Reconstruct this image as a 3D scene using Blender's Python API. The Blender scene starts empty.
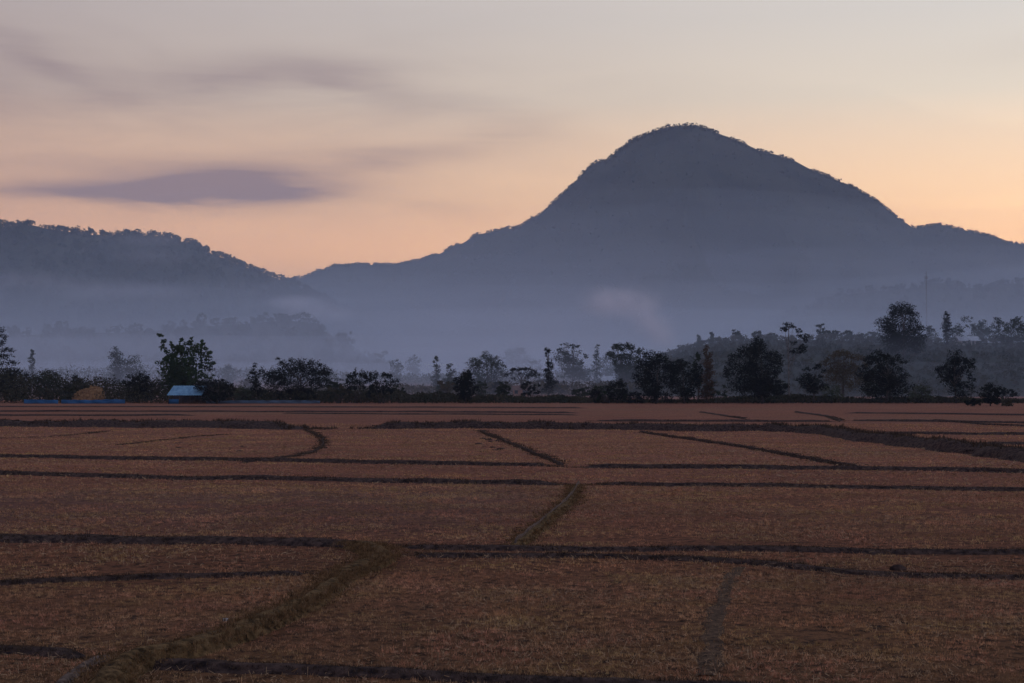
import bpy, math, random
import numpy as np
from mathutils import Vector

rng = np.random.default_rng(11)
random.seed(11)
C = bpy.context.scene.collection
SC = bpy.context.scene
R = math.radians

# ------------------------------------------------------------------ camera
CAM_H, FPX, HOR = 4.5, 1422.0, 385.0
PITCH = math.atan((HOR - 341.5) / FPX)
cd = bpy.data.cameras.new("camera"); cam = bpy.data.objects.new("camera", cd); C.objects.link(cam)
cd.sensor_width = 36.0; cd.lens = FPX / 1024 * 36.0
cd.clip_start = 0.1; cd.clip_end = 30000
cam.location = (0, 0, CAM_H); cam.rotation_euler = (R(90) + PITCH, 0, 0)
SC.camera = cam

# ------------------------------------------------------------------ render / exposure
SC.view_settings.view_transform = 'Standard'
SC.view_settings.look = 'None'
SC.view_settings.exposure = 0.0
SC.view_settings.gamma = 1.0
SC.render.engine = 'CYCLES'
SC.cycles.max_bounces = 8
SC.cycles.diffuse_bounces = 2
SC.cycles.volume_bounces = 3
SC.cycles.transparent_max_bounces = 24
SC.cycles.use_denoising = True
SC.cycles.sample_clamp_indirect = 4.0

# ------------------------------------------------------------------ node helper
class NT:
    def __init__(s, tree): s.t = tree; s.n = tree.nodes; s.l = tree.links
    def new(s, typ, **kw):
        n = s.n.new(typ)
        for k, v in kw.items(): setattr(n, k, v)
        return n
    def put(s, sock, v):
        if hasattr(v, 'is_linked') or hasattr(v, 'links'): s.l.new(v, sock)
        elif isinstance(v, (tuple, list)) and len(v) == 3 and sock.type == 'RGBA': sock.default_value = (*v, 1)
        else: sock.default_value = v
    def m(s, op, a, b=None, c=None, clamp=False):
        n = s.new('ShaderNodeMath', operation=op, use_clamp=clamp)
        s.put(n.inputs[0], a)
        if b is not None: s.put(n.inputs[1], b)
        if c is not None: s.put(n.inputs[2], c)
        return n.outputs[0]
    def mix(s, f, a, b, blend='MIX'):
        n = s.new('ShaderNodeMix', data_type='RGBA', blend_type=blend)
        s.put(n.inputs[0], f); s.put(n.inputs[6], a); s.put(n.inputs[7], b)
        return n.outputs[2]
    def ramp(s, f, stops, interp='LINEAR'):
        n = s.new('ShaderNodeValToRGB'); cr = n.color_ramp; cr.interpolation = interp
        while len(cr.elements) < len(stops): cr.elements.new(0.5)
        for e, (p, c) in zip(cr.elements, stops):
            e.position = p; e.color = (*c, 1) if len(c) == 3 else c
        s.put(n.inputs[0], f)
        return n.outputs[0]
    def noise(s, vec, scale, detail=4, rough=0.55, dist=0.0):
        n = s.new('ShaderNodeTexNoise')
        if vec is not None: s.l.new(vec, n.inputs['Vector'])
        n.inputs['Scale'].default_value = scale; n.inputs['Detail'].default_value = detail
        n.inputs['Roughness'].default_value = rough; n.inputs['Distortion'].default_value = dist
        return n.outputs[0]
    def xyz(s, x, y, z):
        n = s.new('ShaderNodeCombineXYZ')
        for i, v in enumerate((x, y, z)): s.put(n.inputs[i], v)
        return n.outputs[0]
    def mapping(s, vec, scale):
        n = s.new('ShaderNodeMapping'); s.l.new(vec, n.inputs[0]); n.inputs['Scale'].default_value = scale
        return n.outputs[0]

# ------------------------------------------------------------------ world: dusk sky, high thin cloud
SUN_EL, SUN_AZ = R(1.2), R(7.0)             # behind the mountain, right of its foot
W = bpy.data.worlds.new("World"); SC.world = W; W.use_nodes = True
W.node_tree.nodes.clear()
w = NT(W.node_tree)
tc = w.new('ShaderNodeTexCoord')
sp = w.new('ShaderNodeSeparateXYZ'); w.l.new(tc.outputs['Generated'], sp.inputs[0])
dx, dy, dz = sp.outputs
el = w.m('ARCSINE', dz)
az = w.m('ARCTAN2', dx, dy)
sky = w.new('ShaderNodeTexSky', sky_type='NISHITA')
sky.sun_disc = False; sky.sun_elevation = SUN_EL; sky.sun_rotation = SUN_AZ
sky.altitude = 300; sky.air_density = 1.2; sky.dust_density = 3.0; sky.ozone_density = 1.5
eln = w.m('DIVIDE', w.m('MAXIMUM', el, 0.0), R(90))
S = 10.0                                     # Background strength 0.1
def k(c, f=1.0): return tuple(v * S * f for v in c)
front = w.ramp(eln, [(0.0, (2.15, 1.12, .42)), (0.06, (2.28, 1.20, .50)), (0.082, (1.62, .99, .52)), (0.126, (.98, .81, .63)),
                     (0.16, (.82, .73, .645)), (0.33, (.64, .66, .78)), (0.6, (.38, .45, .64)), (1.0, (.29, .35, .56))])
back = w.ramp(eln, [(0.0, (.30, .31, .49)), (0.08, (.46, .41, .58)), (0.2, (.48, .47, .66)), (0.5, (.35, .40, .60)), (1.0, (.29, .35, .56))])
ca = w.m('COSINE', w.m('SUBTRACT', az, R(9)))
side = w.m('POWER', w.m('MULTIPLY_ADD', ca, 0.5, 0.5, clamp=True), 2.2)
base = w.mix(side, back, front)
# a slow left/right drift: the left is greyer and dimmer than the right
lr = w.m('MULTIPLY_ADD', az, 1.4, 0.5, clamp=True)
base = w.mix(lr, w.mix(1.0, base, (.775, .735, .745), 'MULTIPLY'), w.mix(1.0, base, (1.14, 1.20, 1.23), 'MULTIPLY'))
nz = w.mix(1.0, sky.outputs[0], (.30, .30, .30), 'MULTIPLY')
scaled = w.mix(1.0, base, (S, S, S), 'MULTIPLY')
col = w.mix(0.12, scaled, nz)
# streaky cloud banks in (azimuth, elevation)
st = w.mapping(w.xyz(az, el, 0.0), (5.0, 22.0, 1.0))
n1 = w.noise(st, 1.3, 5, 0.6, 0.6)
n2 = w.noise(w.mapping(w.xyz(az, el, 3.7), (9.0, 60.0, 1.0)), 1.0, 6, 0.6, 0.3)
wob = w.m('MULTIPLY_ADD', n1, 0.016, -0.008)
wob2 = w.m('MULTIPLY_ADD', n2, 0.012, -0.006)
wx = w.m('MULTIPLY_ADD', n2, 0.06, -0.03)
def bank(px, py, a, b, ang, amp):
    u0, v0 = math.atan((px - 512) / FPX), math.atan((HOR - py) / FPX)
    a, b = a / FPX, b / FPX
    du = w.m('ADD', w.m('SUBTRACT', az, u0), wx); dv = w.m('ADD', w.m('SUBTRACT', el, v0), w.m('ADD', wob, wob2))
    c, s_ = math.cos(R(ang)), math.sin(R(ang))
    p = w.m('DIVIDE', w.m('ADD', w.m('MULTIPLY', du, c), w.m('MULTIPLY', dv, s_)), a)
    q = w.m('DIVIDE', w.m('SUBTRACT', w.m('MULTIPLY', dv, c), w.m('MULTIPLY', du, s_)), b)
    r2 = w.m('ADD', w.m('POWER', w.m('ABSOLUTE', p), 2.2), w.m('MULTIPLY', q, q))
    return w.m('MULTIPLY', w.m('EXPONENT', w.m('MULTIPLY', r2, -1.0)), amp)
banks = [(245, 191, 105, 19, 1, .86), (120, 197, 120, 11, 3, .62), (10, 200, 70, 8, 4, .22), (40, 74, 100, 15, -26, .26), (180, 92, 90, 18, 14, .20), (300, 70, 110, 16, 4, .24), (420, 98, 140, 18, -13, .24),
         (350, 156, 75, 10, 0, .22), (440, 151, 95, 13, 8, .20), (520, 128, 70, 12, 8, .12), (180, 170, 150, 12, 2, .22), (420, 207, 75, 9, -6, .16), (-140, 120, 160, 30, 8, .4), (-200, 220, 150, 14, 0, .5),
         (1180, 60, 160, 18, 4, .2)]
tot = None
for bk in banks:
    v = bank(*bk); tot = v if tot is None else w.m('ADD', tot, v)
fib = w.noise(w.mapping(w.xyz(w.m('MULTIPLY_ADD', el, .35, az), el, 1.3), (5.5, 58.0, 1.0)), 1.0, 8, 0.62, 0.8)
tot = w.m('MULTIPLY', tot, w.m('MULTIPLY_ADD', fib, .9, .55))
veil_r = w.m('ADD', w.m('POWER', w.m('ABSOLUTE', w.m('DIVIDE', w.m('ADD', az, .22), .30)), 3.0), w.m('POWER', w.m('ABSOLUTE', w.m('DIVIDE', w.m('SUBTRACT', el, .178), .062)), 2.0))
veil = w.m('MULTIPLY', w.m('EXPONENT', w.m('MULTIPLY', veil_r, -1.0)), w.m('MULTIPLY_ADD', fib, .30, w.m('MULTIPLY_ADD', n1, .35, -.06)), clamp=True)
tot = w.m('ADD', tot, w.m('MULTIPLY', veil, 1.25))
thin = w.m('MULTIPLY', w.m('SUBTRACT', n1, 0.42, clamp=True), w.m('SUBTRACT', 0.75, lr, clamp=True))
tot = w.m('ADD', tot, w.m('MULTIPLY', thin, 0.5), clamp=True)
col = w.mix(tot, col, w.mix(w.m('MULTIPLY_ADD', tot, -.8, .98, clamp=True), k((.29, .212, .238)), w.mix(1.0, col, (.60, .57, .60), 'MULTIPLY')))
bg = w.new('ShaderNodeBackground'); w.put(bg.inputs[0], col); bg.inputs[1].default_value = 0.1
w.l.new(bg.outputs[0], w.new('ShaderNodeOutputWorld').inputs[0])
W.cycles.sampling_method = 'MANUAL'; W.cycles.sample_map_resolution = 1024

sd = bpy.data.lights.new("sun", 'SUN'); so = bpy.data.objects.new("sun", sd); C.objects.link(so)
sd.energy = 0.25; sd.angle = R(0.5); sd.color = (1.0, .72, .48)
sdir = Vector((math.sin(SUN_AZ) * math.cos(SUN_EL), math.cos(SUN_AZ) * math.cos(SUN_EL), math.sin(SUN_EL)))
so.rotation_euler = sdir.to_track_quat('Z', 'Y').to_euler(); so.location = (0, -20, 60)

# ------------------------------------------------------------------ helpers
def at(px, py, Y):
    """the point at distance Y along the optical direction of a photo pixel"""
    a = (px - 512) / FPX; b = (341.5 - py) / FPX
    d = (a, math.cos(PITCH) - b * math.sin(PITCH), math.sin(PITCH) + b * math.cos(PITCH))
    t = Y / d[1]
    return np.array((d[0] * t, Y, CAM_H + d[2] * t))
def on_field(px, py, z=0.0):
    a = (px - 512) / FPX; b = (341.5 - py) / FPX
    d = (a, math.cos(PITCH) - b * math.sin(PITCH), math.sin(PITCH) + b * math.cos(PITCH))
    t = (z - CAM_H) / d[2]
    return np.array((d[0] * t, d[1] * t))

def _hash(ix, iy, seed):
    h = (ix.astype(np.int64) * 374761393 + iy.astype(np.int64) * 668265263 + seed * 1442695041) & 0xffffffff
    h = ((h ^ (h >> 13)) * 1274126177) & 0xffffffff
    return ((h ^ (h >> 16)) & 0xffff) / 65535.0
def vnoise(x, y, seed=0):
    x = np.asarray(x, float); y = np.asarray(y, float)
    ix, iy = np.floor(x), np.floor(y); fx, fy = x - ix, y - iy
    fx = fx * fx * (3 - 2 * fx); fy = fy * fy * (3 - 2 * fy)
    a, b = _hash(ix, iy, seed), _hash(ix + 1, iy, seed); c, d = _hash(ix, iy + 1, seed), _hash(ix + 1, iy + 1, seed)
    return (a + (b - a) * fx) * (1 - fy) + (c + (d - c) * fx) * fy
def fbm(x, y, seed=0, o=4):
    s, amp, t = 0.0, 1.0, 0.0
    for i in range(o):
        s = s + amp * vnoise(np.asarray(x) * 2 ** i, np.asarray(y) * 2 ** i, seed + i); t += amp; amp *= .5
    return s / t
def sstep(a, b, x):
    t = np.clip((np.asarray(x, float) - a) / (b - a), 0, 1); return t * t * (3 - 2 * t)

def gz(X, Y):
    """height of the valley floor"""
    X = np.asarray(X, float); Y = np.asarray(Y, float)
    near = (vnoise(X * .12, Y * .12, 5) - .5) * .10 + (vnoise(X * .6, Y * .6, 6) - .5) * .05
    near = near * (1 - sstep(200, 330, Y))
    rise = sstep(365, 900, Y) * 9.0
    return near + rise

def link_mesh(name, v, f, mat=None, parent=None, smooth=False, uv=None):
    """v (N,3); f (M,k) with a fixed k, or a list of such arrays"""
    fs = f if isinstance(f, list) else [f]
    fs = [np.asarray(x, np.int32) for x in fs if len(x)]
    me = bpy.data.meshes.new(name)
    v = np.asarray(v, np.float32)
    me.vertices.add(len(v)); me.vertices.foreach_set('co', v.ravel())
    nl = sum(x.size for x in fs); npoly = sum(len(x) for x in fs)
    me.loops.add(nl); me.loops.foreach_set('vertex_index', np.concatenate([x.ravel() for x in fs]))
    starts, tot, o = [], [], 0
    for x in fs:
        n = x.shape[1]; starts.append(o + np.arange(len(x)) * n); tot.append(np.full(len(x), n)); o += x.size
    me.polygons.add(npoly)
    me.polygons.foreach_set('loop_start', np.concatenate(starts).astype(np.int32))
    me.polygons.foreach_set('loop_total', np.concatenate(tot).astype(np.int32))
    if smooth: me.polygons.foreach_set('use_smooth', np.ones(npoly, bool))
    me.update(calc_edges=True); me.validate()
    if mat: me.materials.append(mat)
    o = bpy.data.objects.new(name, me); C.objects.link(o)
    if parent: o.parent = parent
    return o
class MB:
    """collects tubes and boxes into one mesh"""
    def __init__(s): s.v = []; s.f4 = []; s.f3 = []; s.n = 0
    def add(s, v, f4=None, f3=None):
        v = np.asarray(v, float)
        if f4 is not None and len(f4): s.f4.append(np.asarray(f4) + s.n)
        if f3 is not None and len(f3): s.f3.append(np.asarray(f3) + s.n)
        s.v.append(v); s.n += len(v)
    def tube(s, pts, rad, n=7):
        pts = np.asarray(pts, float); m = len(pts); rad = np.broadcast_to(rad, (m,)) if np.ndim(rad) == 0 else np.asarray(rad)
        tg = np.gradient(pts, axis=0); tg /= np.linalg.norm(tg, axis=1)[:, None] + 1e-9
        ref = np.where(np.abs(tg[:, 2:3]) > .9, np.array([[1., 0, 0]]), np.array([[0, 0, 1.]]))
        u = np.cross(tg, ref); u /= np.linalg.norm(u, axis=1)[:, None] + 1e-9; vv = np.cross(tg, u)
        a = np.arange(n) / n * 2 * np.pi
        ring = pts[:, None] + rad[:, None, None] * (np.cos(a)[None, :, None] * u[:, None] + np.sin(a)[None, :, None] * vv[:, None])
        i, j = np.meshgrid(np.arange(m - 1), np.arange(n), indexing='ij'); j2 = (j + 1) % n
        f = np.stack([i * n + j, i * n + j2, (i + 1) * n + j2, (i + 1) * n + j], -1).reshape(-1, 4)
        v = np.concatenate([ring.reshape(-1, 3), pts[:1], pts[-1:]])
        c0, c1 = m * n, m * n + 1; jj = np.arange(n); j3 = (jj + 1) % n
        t = np.concatenate([np.stack([np.full(n, c0), j3, jj], -1), np.stack([np.full(n, c1), (m - 1) * n + jj, (m - 1) * n + j3], -1)])
        s.add(v, f, t)
    def box(s, c, size, rz=0.0):
        c = np.asarray(c, float); h = np.asarray(size, float) / 2
        q = np.array([(x, y, z) for z in (-1, 1) for y in (-1, 1) for x in (-1, 1)], float) * h
        co, si = math.cos(rz), math.sin(rz)
        q = np.stack([q[:, 0] * co - q[:, 1] * si, q[:, 0] * si + q[:, 1] * co, q[:, 2]], -1) + c
        s.add(q, [(0, 2, 3, 1), (4, 5, 7, 6), (0, 1, 5, 4), (2, 6, 7, 3), (0, 4, 6, 2), (1, 3, 7, 5)])
    def build(s, name, mat, parent=None, smooth=False):
        fs = []
        if s.f4: fs.append(np.concatenate(s.f4))
        if s.f3: fs.append(np.concatenate(s.f3))
        return link_mesh(name, np.concatenate(s.v), fs, mat, parent, smooth)

def tag(o, label, cat=None, kind=None, group=None):
    o['label'] = label
    if cat: o['category'] = cat
    if kind: o['kind'] = kind
    if group: o['group'] = group
    return o
def empty(name, loc, label, cat, group=None):
    o = bpy.data.objects.new(name, None); C.objects.link(o); o.location = loc; o.empty_display_size = .5
    return tag(o, label, cat, None, group)

# ------------------------------------------------------------------ materials
def surf(name, build, rough=0.9, spec=0.2, bump=None, trans=0.0):
    m = bpy.data.materials.new(name); m.use_nodes = True; m.node_tree.nodes.clear()
    t = NT(m.node_tree); out = t.new('ShaderNodeOutputMaterial'); b = t.new('ShaderNodeBsdfPrincipled')
    b.inputs['Roughness'].default_value = rough; b.inputs['Specular IOR Level'].default_value = spec
    co = t.new('ShaderNodeTexCoord').outputs['Object']
    c = build(t, co); t.put(b.inputs['Base Color'], c)
    if bump:
        bn = t.new('ShaderNodeBump'); bn.inputs['Strength'].default_value = bump[1]; bn.inputs['Distance'].default_value = bump[2]
        t.l.new(t.noise(co, bump[0], 6, .65), bn.inputs['Height']); t.l.new(bn.outputs[0], b.inputs['Normal'])
    if trans > 0:
        tr = t.new('ShaderNodeBsdfTranslucent'); t.put(tr.inputs[0], c)
        mx = t.new('ShaderNodeMixShader'); mx.inputs[0].default_value = trans
        t.l.new(b.outputs[0], mx.inputs[1]); t.l.new(tr.outputs[0], mx.inputs[2]); t.l.new(mx.outputs[0], out.inputs[0])
    else: t.l.new(b.outputs[0], out.inputs[0])
    return m
def two(a, b, scale, lo=.35, hi=.65, detail=4, stretch=None):
    def f(t, co):
        if stretch: co = t.mapping(co, stretch)
        return t.ramp(t.noise(co, scale, detail), [(lo, a), (hi, b)])
    return f
def leafmat(name, a, b, scale=.5):
    def f(t, co):
        c = t.ramp(t.noise(co, scale, 3), [(.35, a), (.65, b)])
        oi = t.new('ShaderNodeObjectInfo').outputs['Random']
        return t.mix(1.0, c, t.ramp(oi, [(0, (.8, .85, .8)), (1, (1.15, 1.1, 1.1))]), 'MULTIPLY')
    return surf(name, f, .9, .03, trans=.05)

M = {}
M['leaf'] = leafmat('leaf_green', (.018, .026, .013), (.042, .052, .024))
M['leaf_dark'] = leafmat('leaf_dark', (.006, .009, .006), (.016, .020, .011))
M['leaf_dry'] = leafmat('leaf_dry', (.06, .050, .028), (.11, .085, .045))
M['leaf_rust'] = leafmat('leaf_rust', (.055, .035, .018), (.10, .06, .03), .35)
M['leaf_pale'] = leafmat('leaf_pale', (.045, .06, .035), (.09, .10, .055))
M['banana'] = leafmat('banana_leaf', (.025, .05, .018), (.06, .085, .03), .4)
M['bark'] = surf('bark', two((.045, .036, .03), (.10, .085, .07), 3.0), .95, .1, (9, .5, .05))
M['bark_pale'] = surf('bark_pale', two((.10, .09, .08), (.22, .20, .18), 2.0), .95, .1, (9, .4, .04))
M['twig'] = surf('twig', two((.06, .05, .045), (.12, .10, .085), 3.0), .95, .1)
M['forest'] = leafmat('forest_leaf', (.012, .018, .011), (.045, .05, .03), .006)
M['hill'] = surf('hill_ground', two((.016, .020, .013), (.05, .05, .032), .005, detail=8), 1.0, .05, (.05, .8, 4))
M['scrub'] = leafmat('scrub_leaf', (.022, .028, .015), (.065, .055, .032), .12)

def soil(t, co):
    """harvested paddy: reddish straw over dark earth, each band of fields a little different"""
    big = t.noise(t.mapping(co, (.012, .03, 1)), 1.0, 3)
    mid = t.noise(t.mapping(co, (.10, .22, 1)), 1.0, 5, .6)
    fine = t.noise(co, 3.2, 6, .7)
    grit = t.noise(co, 14, 4, .7)
    s = t.new('ShaderNodeSeparateXYZ'); t.l.new(co, s.inputs[0])
    warm = t.ramp(big, [(.34, (.285, .115, .068)), (.5, (.32, .126, .072)), (.68, (.30, .138, .078))])
    near = t.m('SUBTRACT', 1.0, t.m('DIVIDE', t.m('SUBTRACT', s.outputs[1], 18.0), 30.0), clamp=True)
    warm = t.mix(t.m('MULTIPLY', near, .75), warm, (.225, .130, .056))
    # one paddy is paler and greyer
    band = t.m('MULTIPLY', t.m('MULTIPLY_ADD', t.m('ABSOLUTE', t.m('SUBTRACT', s.outputs[1], 53.0)), -.12, 1.6, clamp=True), t.m('MULTIPLY_ADD', s.outputs[0], -.3, 0.6, clamp=True))
    warm = t.mix(t.m('MULTIPLY', band, .55), warm, (.22, .122, .094))
    c = t.mix(1.0, warm, t.ramp(mid, [(.25, (.72, .70, .70)), (.55, (1, 1, 1)), (.8, (1.15, 1.12, 1.05))]), 'MULTIPLY')
    gap = t.m('ADD', t.m('MULTIPLY', fine, .7), t.m('MULTIPLY', grit, .3))
    c = t.mix(t.ramp(gap, [(.40, (1, 1, 1)), (.54, (0, 0, 0))]), c, (.035, .020, .014))
    fleck = t.noise(t.mapping(co, (.8, 1.6, 1)), 1.0, 5, .72)
    c = t.mix(t.ramp(fleck, [(.60, (0, 0, 0)), (.68, (.8, .8, .8))]), c, (.05, .028, .02))
    fleck2 = t.noise(t.mapping(co, (.28, .7, 1)), 1.0, 6, .75)
    c = t.mix(t.ramp(fleck2, [(.60, (0, 0, 0)), (.70, (.6, .6, .6))]), c, (.06, .032, .022))
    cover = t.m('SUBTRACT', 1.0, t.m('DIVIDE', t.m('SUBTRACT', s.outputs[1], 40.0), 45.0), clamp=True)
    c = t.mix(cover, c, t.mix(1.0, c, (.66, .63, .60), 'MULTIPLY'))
    return c
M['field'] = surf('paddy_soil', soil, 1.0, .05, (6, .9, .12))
M['bund'] = surf('bund_earth', two((.016, .011, .011), (.095, .060, .046), 5, detail=8), 1.0, .05, (5, .9, .1))
M['bund_grassy'] = surf('bund_grassy_earth', two((.03, .018, .008), (.20, .120, .052), 6, detail=8), 1.0, .05, (5, .9, .1))
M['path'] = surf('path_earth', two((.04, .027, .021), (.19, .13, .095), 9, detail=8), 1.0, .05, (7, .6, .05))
def stub(t, co):
    f = t.noise(co, 6.0, 3, .6); g_ = t.noise(co, .35, 4); p_ = t.noise(co, 21.0, 2)
    c = t.mix(t.ramp(g_, [(.40, (0, 0, 0)), (.60, (1, 1, 1))]), (.72, .325, .18), (.60, .38, .155))
    c = t.mix(t.ramp(p_, [(.55, (0, 0, 0)), (.70, (1, 1, 1))]), c, (.76, .50, .28))
    q_ = t.noise(t.mapping(co, (.05, .11, 1)), 1.0, 4, .6); h_ = t.noise(t.mapping(co, (.22, .5, 1)), 1.0, 5, .65)
    c = t.mix(1.0, c, t.ramp(q_, [(.38, (.78, .74, .80)), (.5, (1, 1, 1)), (.62, (1.12, 1.16, 1.0))]), 'MULTIPLY')
    c = t.mix(1.0, c, t.ramp(h_, [(.34, (.62, .60, .60)), (.5, (1, 1, 1)), (.66, (1.2, 1.25, 1.3))]), 'MULTIPLY')
    return t.mix(t.ramp(f, [(.36, (1, 1, 1)), (.56, (0, 0, 0))]), c, (.105, .046, .021))
M['stubble'] = surf('stubble', stub, .9, .1, trans=.15)
M['straw'] = surf('loose_straw', two((.22, .125, .06), (.46, .30, .16), 5, detail=4), .85, .15)
M['weeds'] = surf('bund_weeds', two((.025, .018, .014), (.11, .07, .042), 4, detail=4), .9, .1, trans=.1)
M['track'] = surf('track_straw', two((.025, .015, .010), (.13, .078, .046), 8, detail=8), 1.0, .05, (7, .8, .06))
M['grass'] = surf('bank_grass', two((.05, .029, .012), (.25, .142, .064), 5, detail=4), .9, .1, trans=.15)

# ================================================================== SETTING: ground, hills
xs = 5800 * np.sinh(7 * np.linspace(-1, 1, 421)) / math.sinh(7)
ys = np.concatenate([np.linspace(-1400, -60, 12), np.linspace(-40, 8, 12), 10 * (5850 / 10) ** np.linspace(0, 1, 420)])
gx, gy = np.meshgrid(xs, ys)
gzv = gz(gx, gy)
ny, nx = gx.shape
ii, jj = np.meshgrid(np.arange(ny - 1), np.arange(nx - 1), indexing='ij')
gf = np.stack([ii * nx + jj, ii * nx + jj + 1, (ii + 1) * nx + jj + 1, (ii + 1) * nx + jj], -1).reshape(-1, 4)
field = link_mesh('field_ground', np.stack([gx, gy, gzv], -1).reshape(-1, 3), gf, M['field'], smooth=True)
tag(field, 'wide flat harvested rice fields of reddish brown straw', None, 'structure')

class Hill:
    def __init__(s, prof, Yr, wf, wb, gully, seed, pw=1.15):
        s.p = np.array(prof, float); s.Yr, s.wf, s.wb, s.g, s.seed, s.pw = Yr, wf, wb, gully, seed, pw
    def ridge(s, px):
        py = np.interp(px, s.p[:, 0], s.p[:, 1]) + (fbm(px / 14., px * 0, s.seed, 4) - .5) * 3.0
        return at(0, py, s.Yr)[2] if np.ndim(py) == 0 else np.array([at(0, q, s.Yr)[2] for q in py])
    def pos(s, px, t, zr=None):
        """t: 0 front foot, 1 ridge, 2 rear foot"""
        px = np.asarray(px, float); t = np.asarray(t, float)
        if zr is None: zr = s.ridge(px.ravel()).reshape(px.shape)
        Y = np.where(t <= 1, s.Yr - s.wf * (1 - t), s.Yr + s.wb * (t - 1))
        X = (px - 512) / FPX * Y
        f = np.where(t <= 1, t, 2 - t); e = np.clip(f, 0, 1) ** s.pw
        zb = gz(X, Y) - 2.0
        mid = np.clip(1 - f, 0, 1) * np.clip(f * 3, 0, 1)
        gl = np.abs(fbm(px / 95. + t * .6, t * 2.2, s.seed + 40, 4) - .5) * 2
        h = np.maximum(zr - zb, -3)
        z = zb + h * (e - s.g * mid * (gl - .25)) + mid * (fbm(X / 60, Y / 60, s.seed + 9, 3) - .5) * 14 * min(1, s.Yr / 2000)
        return np.stack([X, Y, z], -1)
    def build(s, name, label, x0, x1, step, rows=54):
        px = np.arange(x0, x1 + step, step, dtype=float)
        t = np.concatenate([np.linspace(0, .96, rows), np.linspace(.97, 1.03, 6), np.linspace(1.1, 2, 10)])
        T, P = np.meshgrid(t, px, indexing='ij'); zr = s.ridge(px); Z = np.broadcast_to(zr, P.shape)
        v = s.pos(P, T, Z); n = len(px); r = len(t)
        i, j = np.meshgrid(np.arange(r - 1), np.arange(n - 1), indexing='ij')
        f = np.stack([i * n + j, i * n + j + 1, (i + 1) * n + j + 1, (i + 1) * n + j], -1).reshape(-1, 4)
        return tag(link_mesh(name, v.reshape(-1, 3), f, M['hill'], smooth=True), label, None, 'structure')

MTN = Hill([(-700, 330), (-300, 322), (0, 315), (180, 300), (250, 287), (285, 280), (300, 277.5), (318, 271), (335, 266), (355, 264), (380, 265), (398, 264.5),
            (420, 259), (440, 253), (460, 243), (478, 234), (495, 231), (518, 226), (536, 217), (550, 205), (566, 189), (578, 178), (590, 165), (598, 160.5),
            (606, 160), (620, 148), (632, 140), (650, 131), (668, 126), (685, 124), (698, 124.5), (715, 131), (735, 138), (760, 149), (790, 158), (815, 170),
            (845, 182), (870, 195), (890, 209), (905, 221), (914, 227.5), (925, 227), (942, 224.5), (955, 227), (985, 234), (1010, 242), (1040, 247),
            (1100, 262), (1200, 270), (1350, 255), (1600, 285), (1800, 320)], 3500, 1650, 1500, .34, 3)
MTN.build('mountain', 'tall dark forested mountain with a rounded peak', -700, 1800, 3)
LHILL = Hill([(-800, 330), (-500, 268), (-300, 235), (-150, 221), (-60, 225), (0, 226), (30, 225), (60, 229), (85, 233), (110, 234), (140, 234), (165, 236), (185, 241), (205, 251),
              (225, 259), (250, 268), (270, 276), (287, 282), (305, 290), (335, 304), (370, 326), (420, 365), (480, 392), (560, 400)], 2300, 900, 900, .18, 17)
LHILL.build('hill', 'forested hill sloping down towards the right', -800, 560, 3)
SPUR = Hill([(-700, 349), (-200, 338), (0, 335), (120, 332), (220, 326), (270, 321), (305, 321), (318, 327), (335, 338), (355, 352), (385, 372), (430, 392), (540, 398)], 1250, 330, 350, .10, 23)
SPUR.build('foothill', 'low wooded foothill half lost in the mist', -700, 540, 3, 36)
FRIDGE = Hill([(700, 345), (780, 318), (850, 293), (890, 290), (918, 287), (932, 283), (948, 282), (962, 288), (985, 288), (1005, 284), (1024, 282), (1100, 275), (1250, 268), (1500, 290), (1700, 340)], 2000, 600, 500, .10, 29)
FRIDGE.build('foothill', 'long low ridge in front of the mountain', 700, 1700, 3, 36)
RHILL = Hill([(590, 392), (625, 378), (645, 366), (665, 357), (690, 349), (712, 343), (735, 340), (780, 340), (830, 339), (870, 340), (905, 341), (960, 343), (1024, 342), (1150, 332), (1350, 330), (1600, 355)], 660, 210, 330, .06, 31, .9)
RHILL.build('hillock', 'gentle bushy rise behind the trees', 590, 1600, 4, 40)

# ------------------------------------------------------------------ leaf clouds
def leaf_quads(ctr, size, flat=0.0, elong=1.0):
    """one leaf-shaped quad per centre, random orientation; returns v, f"""
    n = len(ctr); size = np.broadcast_to(size, (n,))
    a = rng.normal(size=(n, 3)); b = rng.normal(size=(n, 3))
    if flat > 0: a[:, 2] *= 1 - flat; b[:, 2] *= 1 - flat
    a /= np.linalg.norm(a, axis=1)[:, None]; b -= (a * b).sum(1)[:, None] * a; b /= np.linalg.norm(b, axis=1)[:, None] + 1e-9
    a = a * (size * elong)[:, None] * .5; b = b * size[:, None] * .36
    k_ = rng.uniform(-.3, .3, (n, 1))
    v = np.stack([ctr - a, ctr + b + a * k_, ctr + a, ctr - b + a * k_], 1).reshape(-1, 3)
    return v, np.arange(4 * n).reshape(-1, 4)

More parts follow.
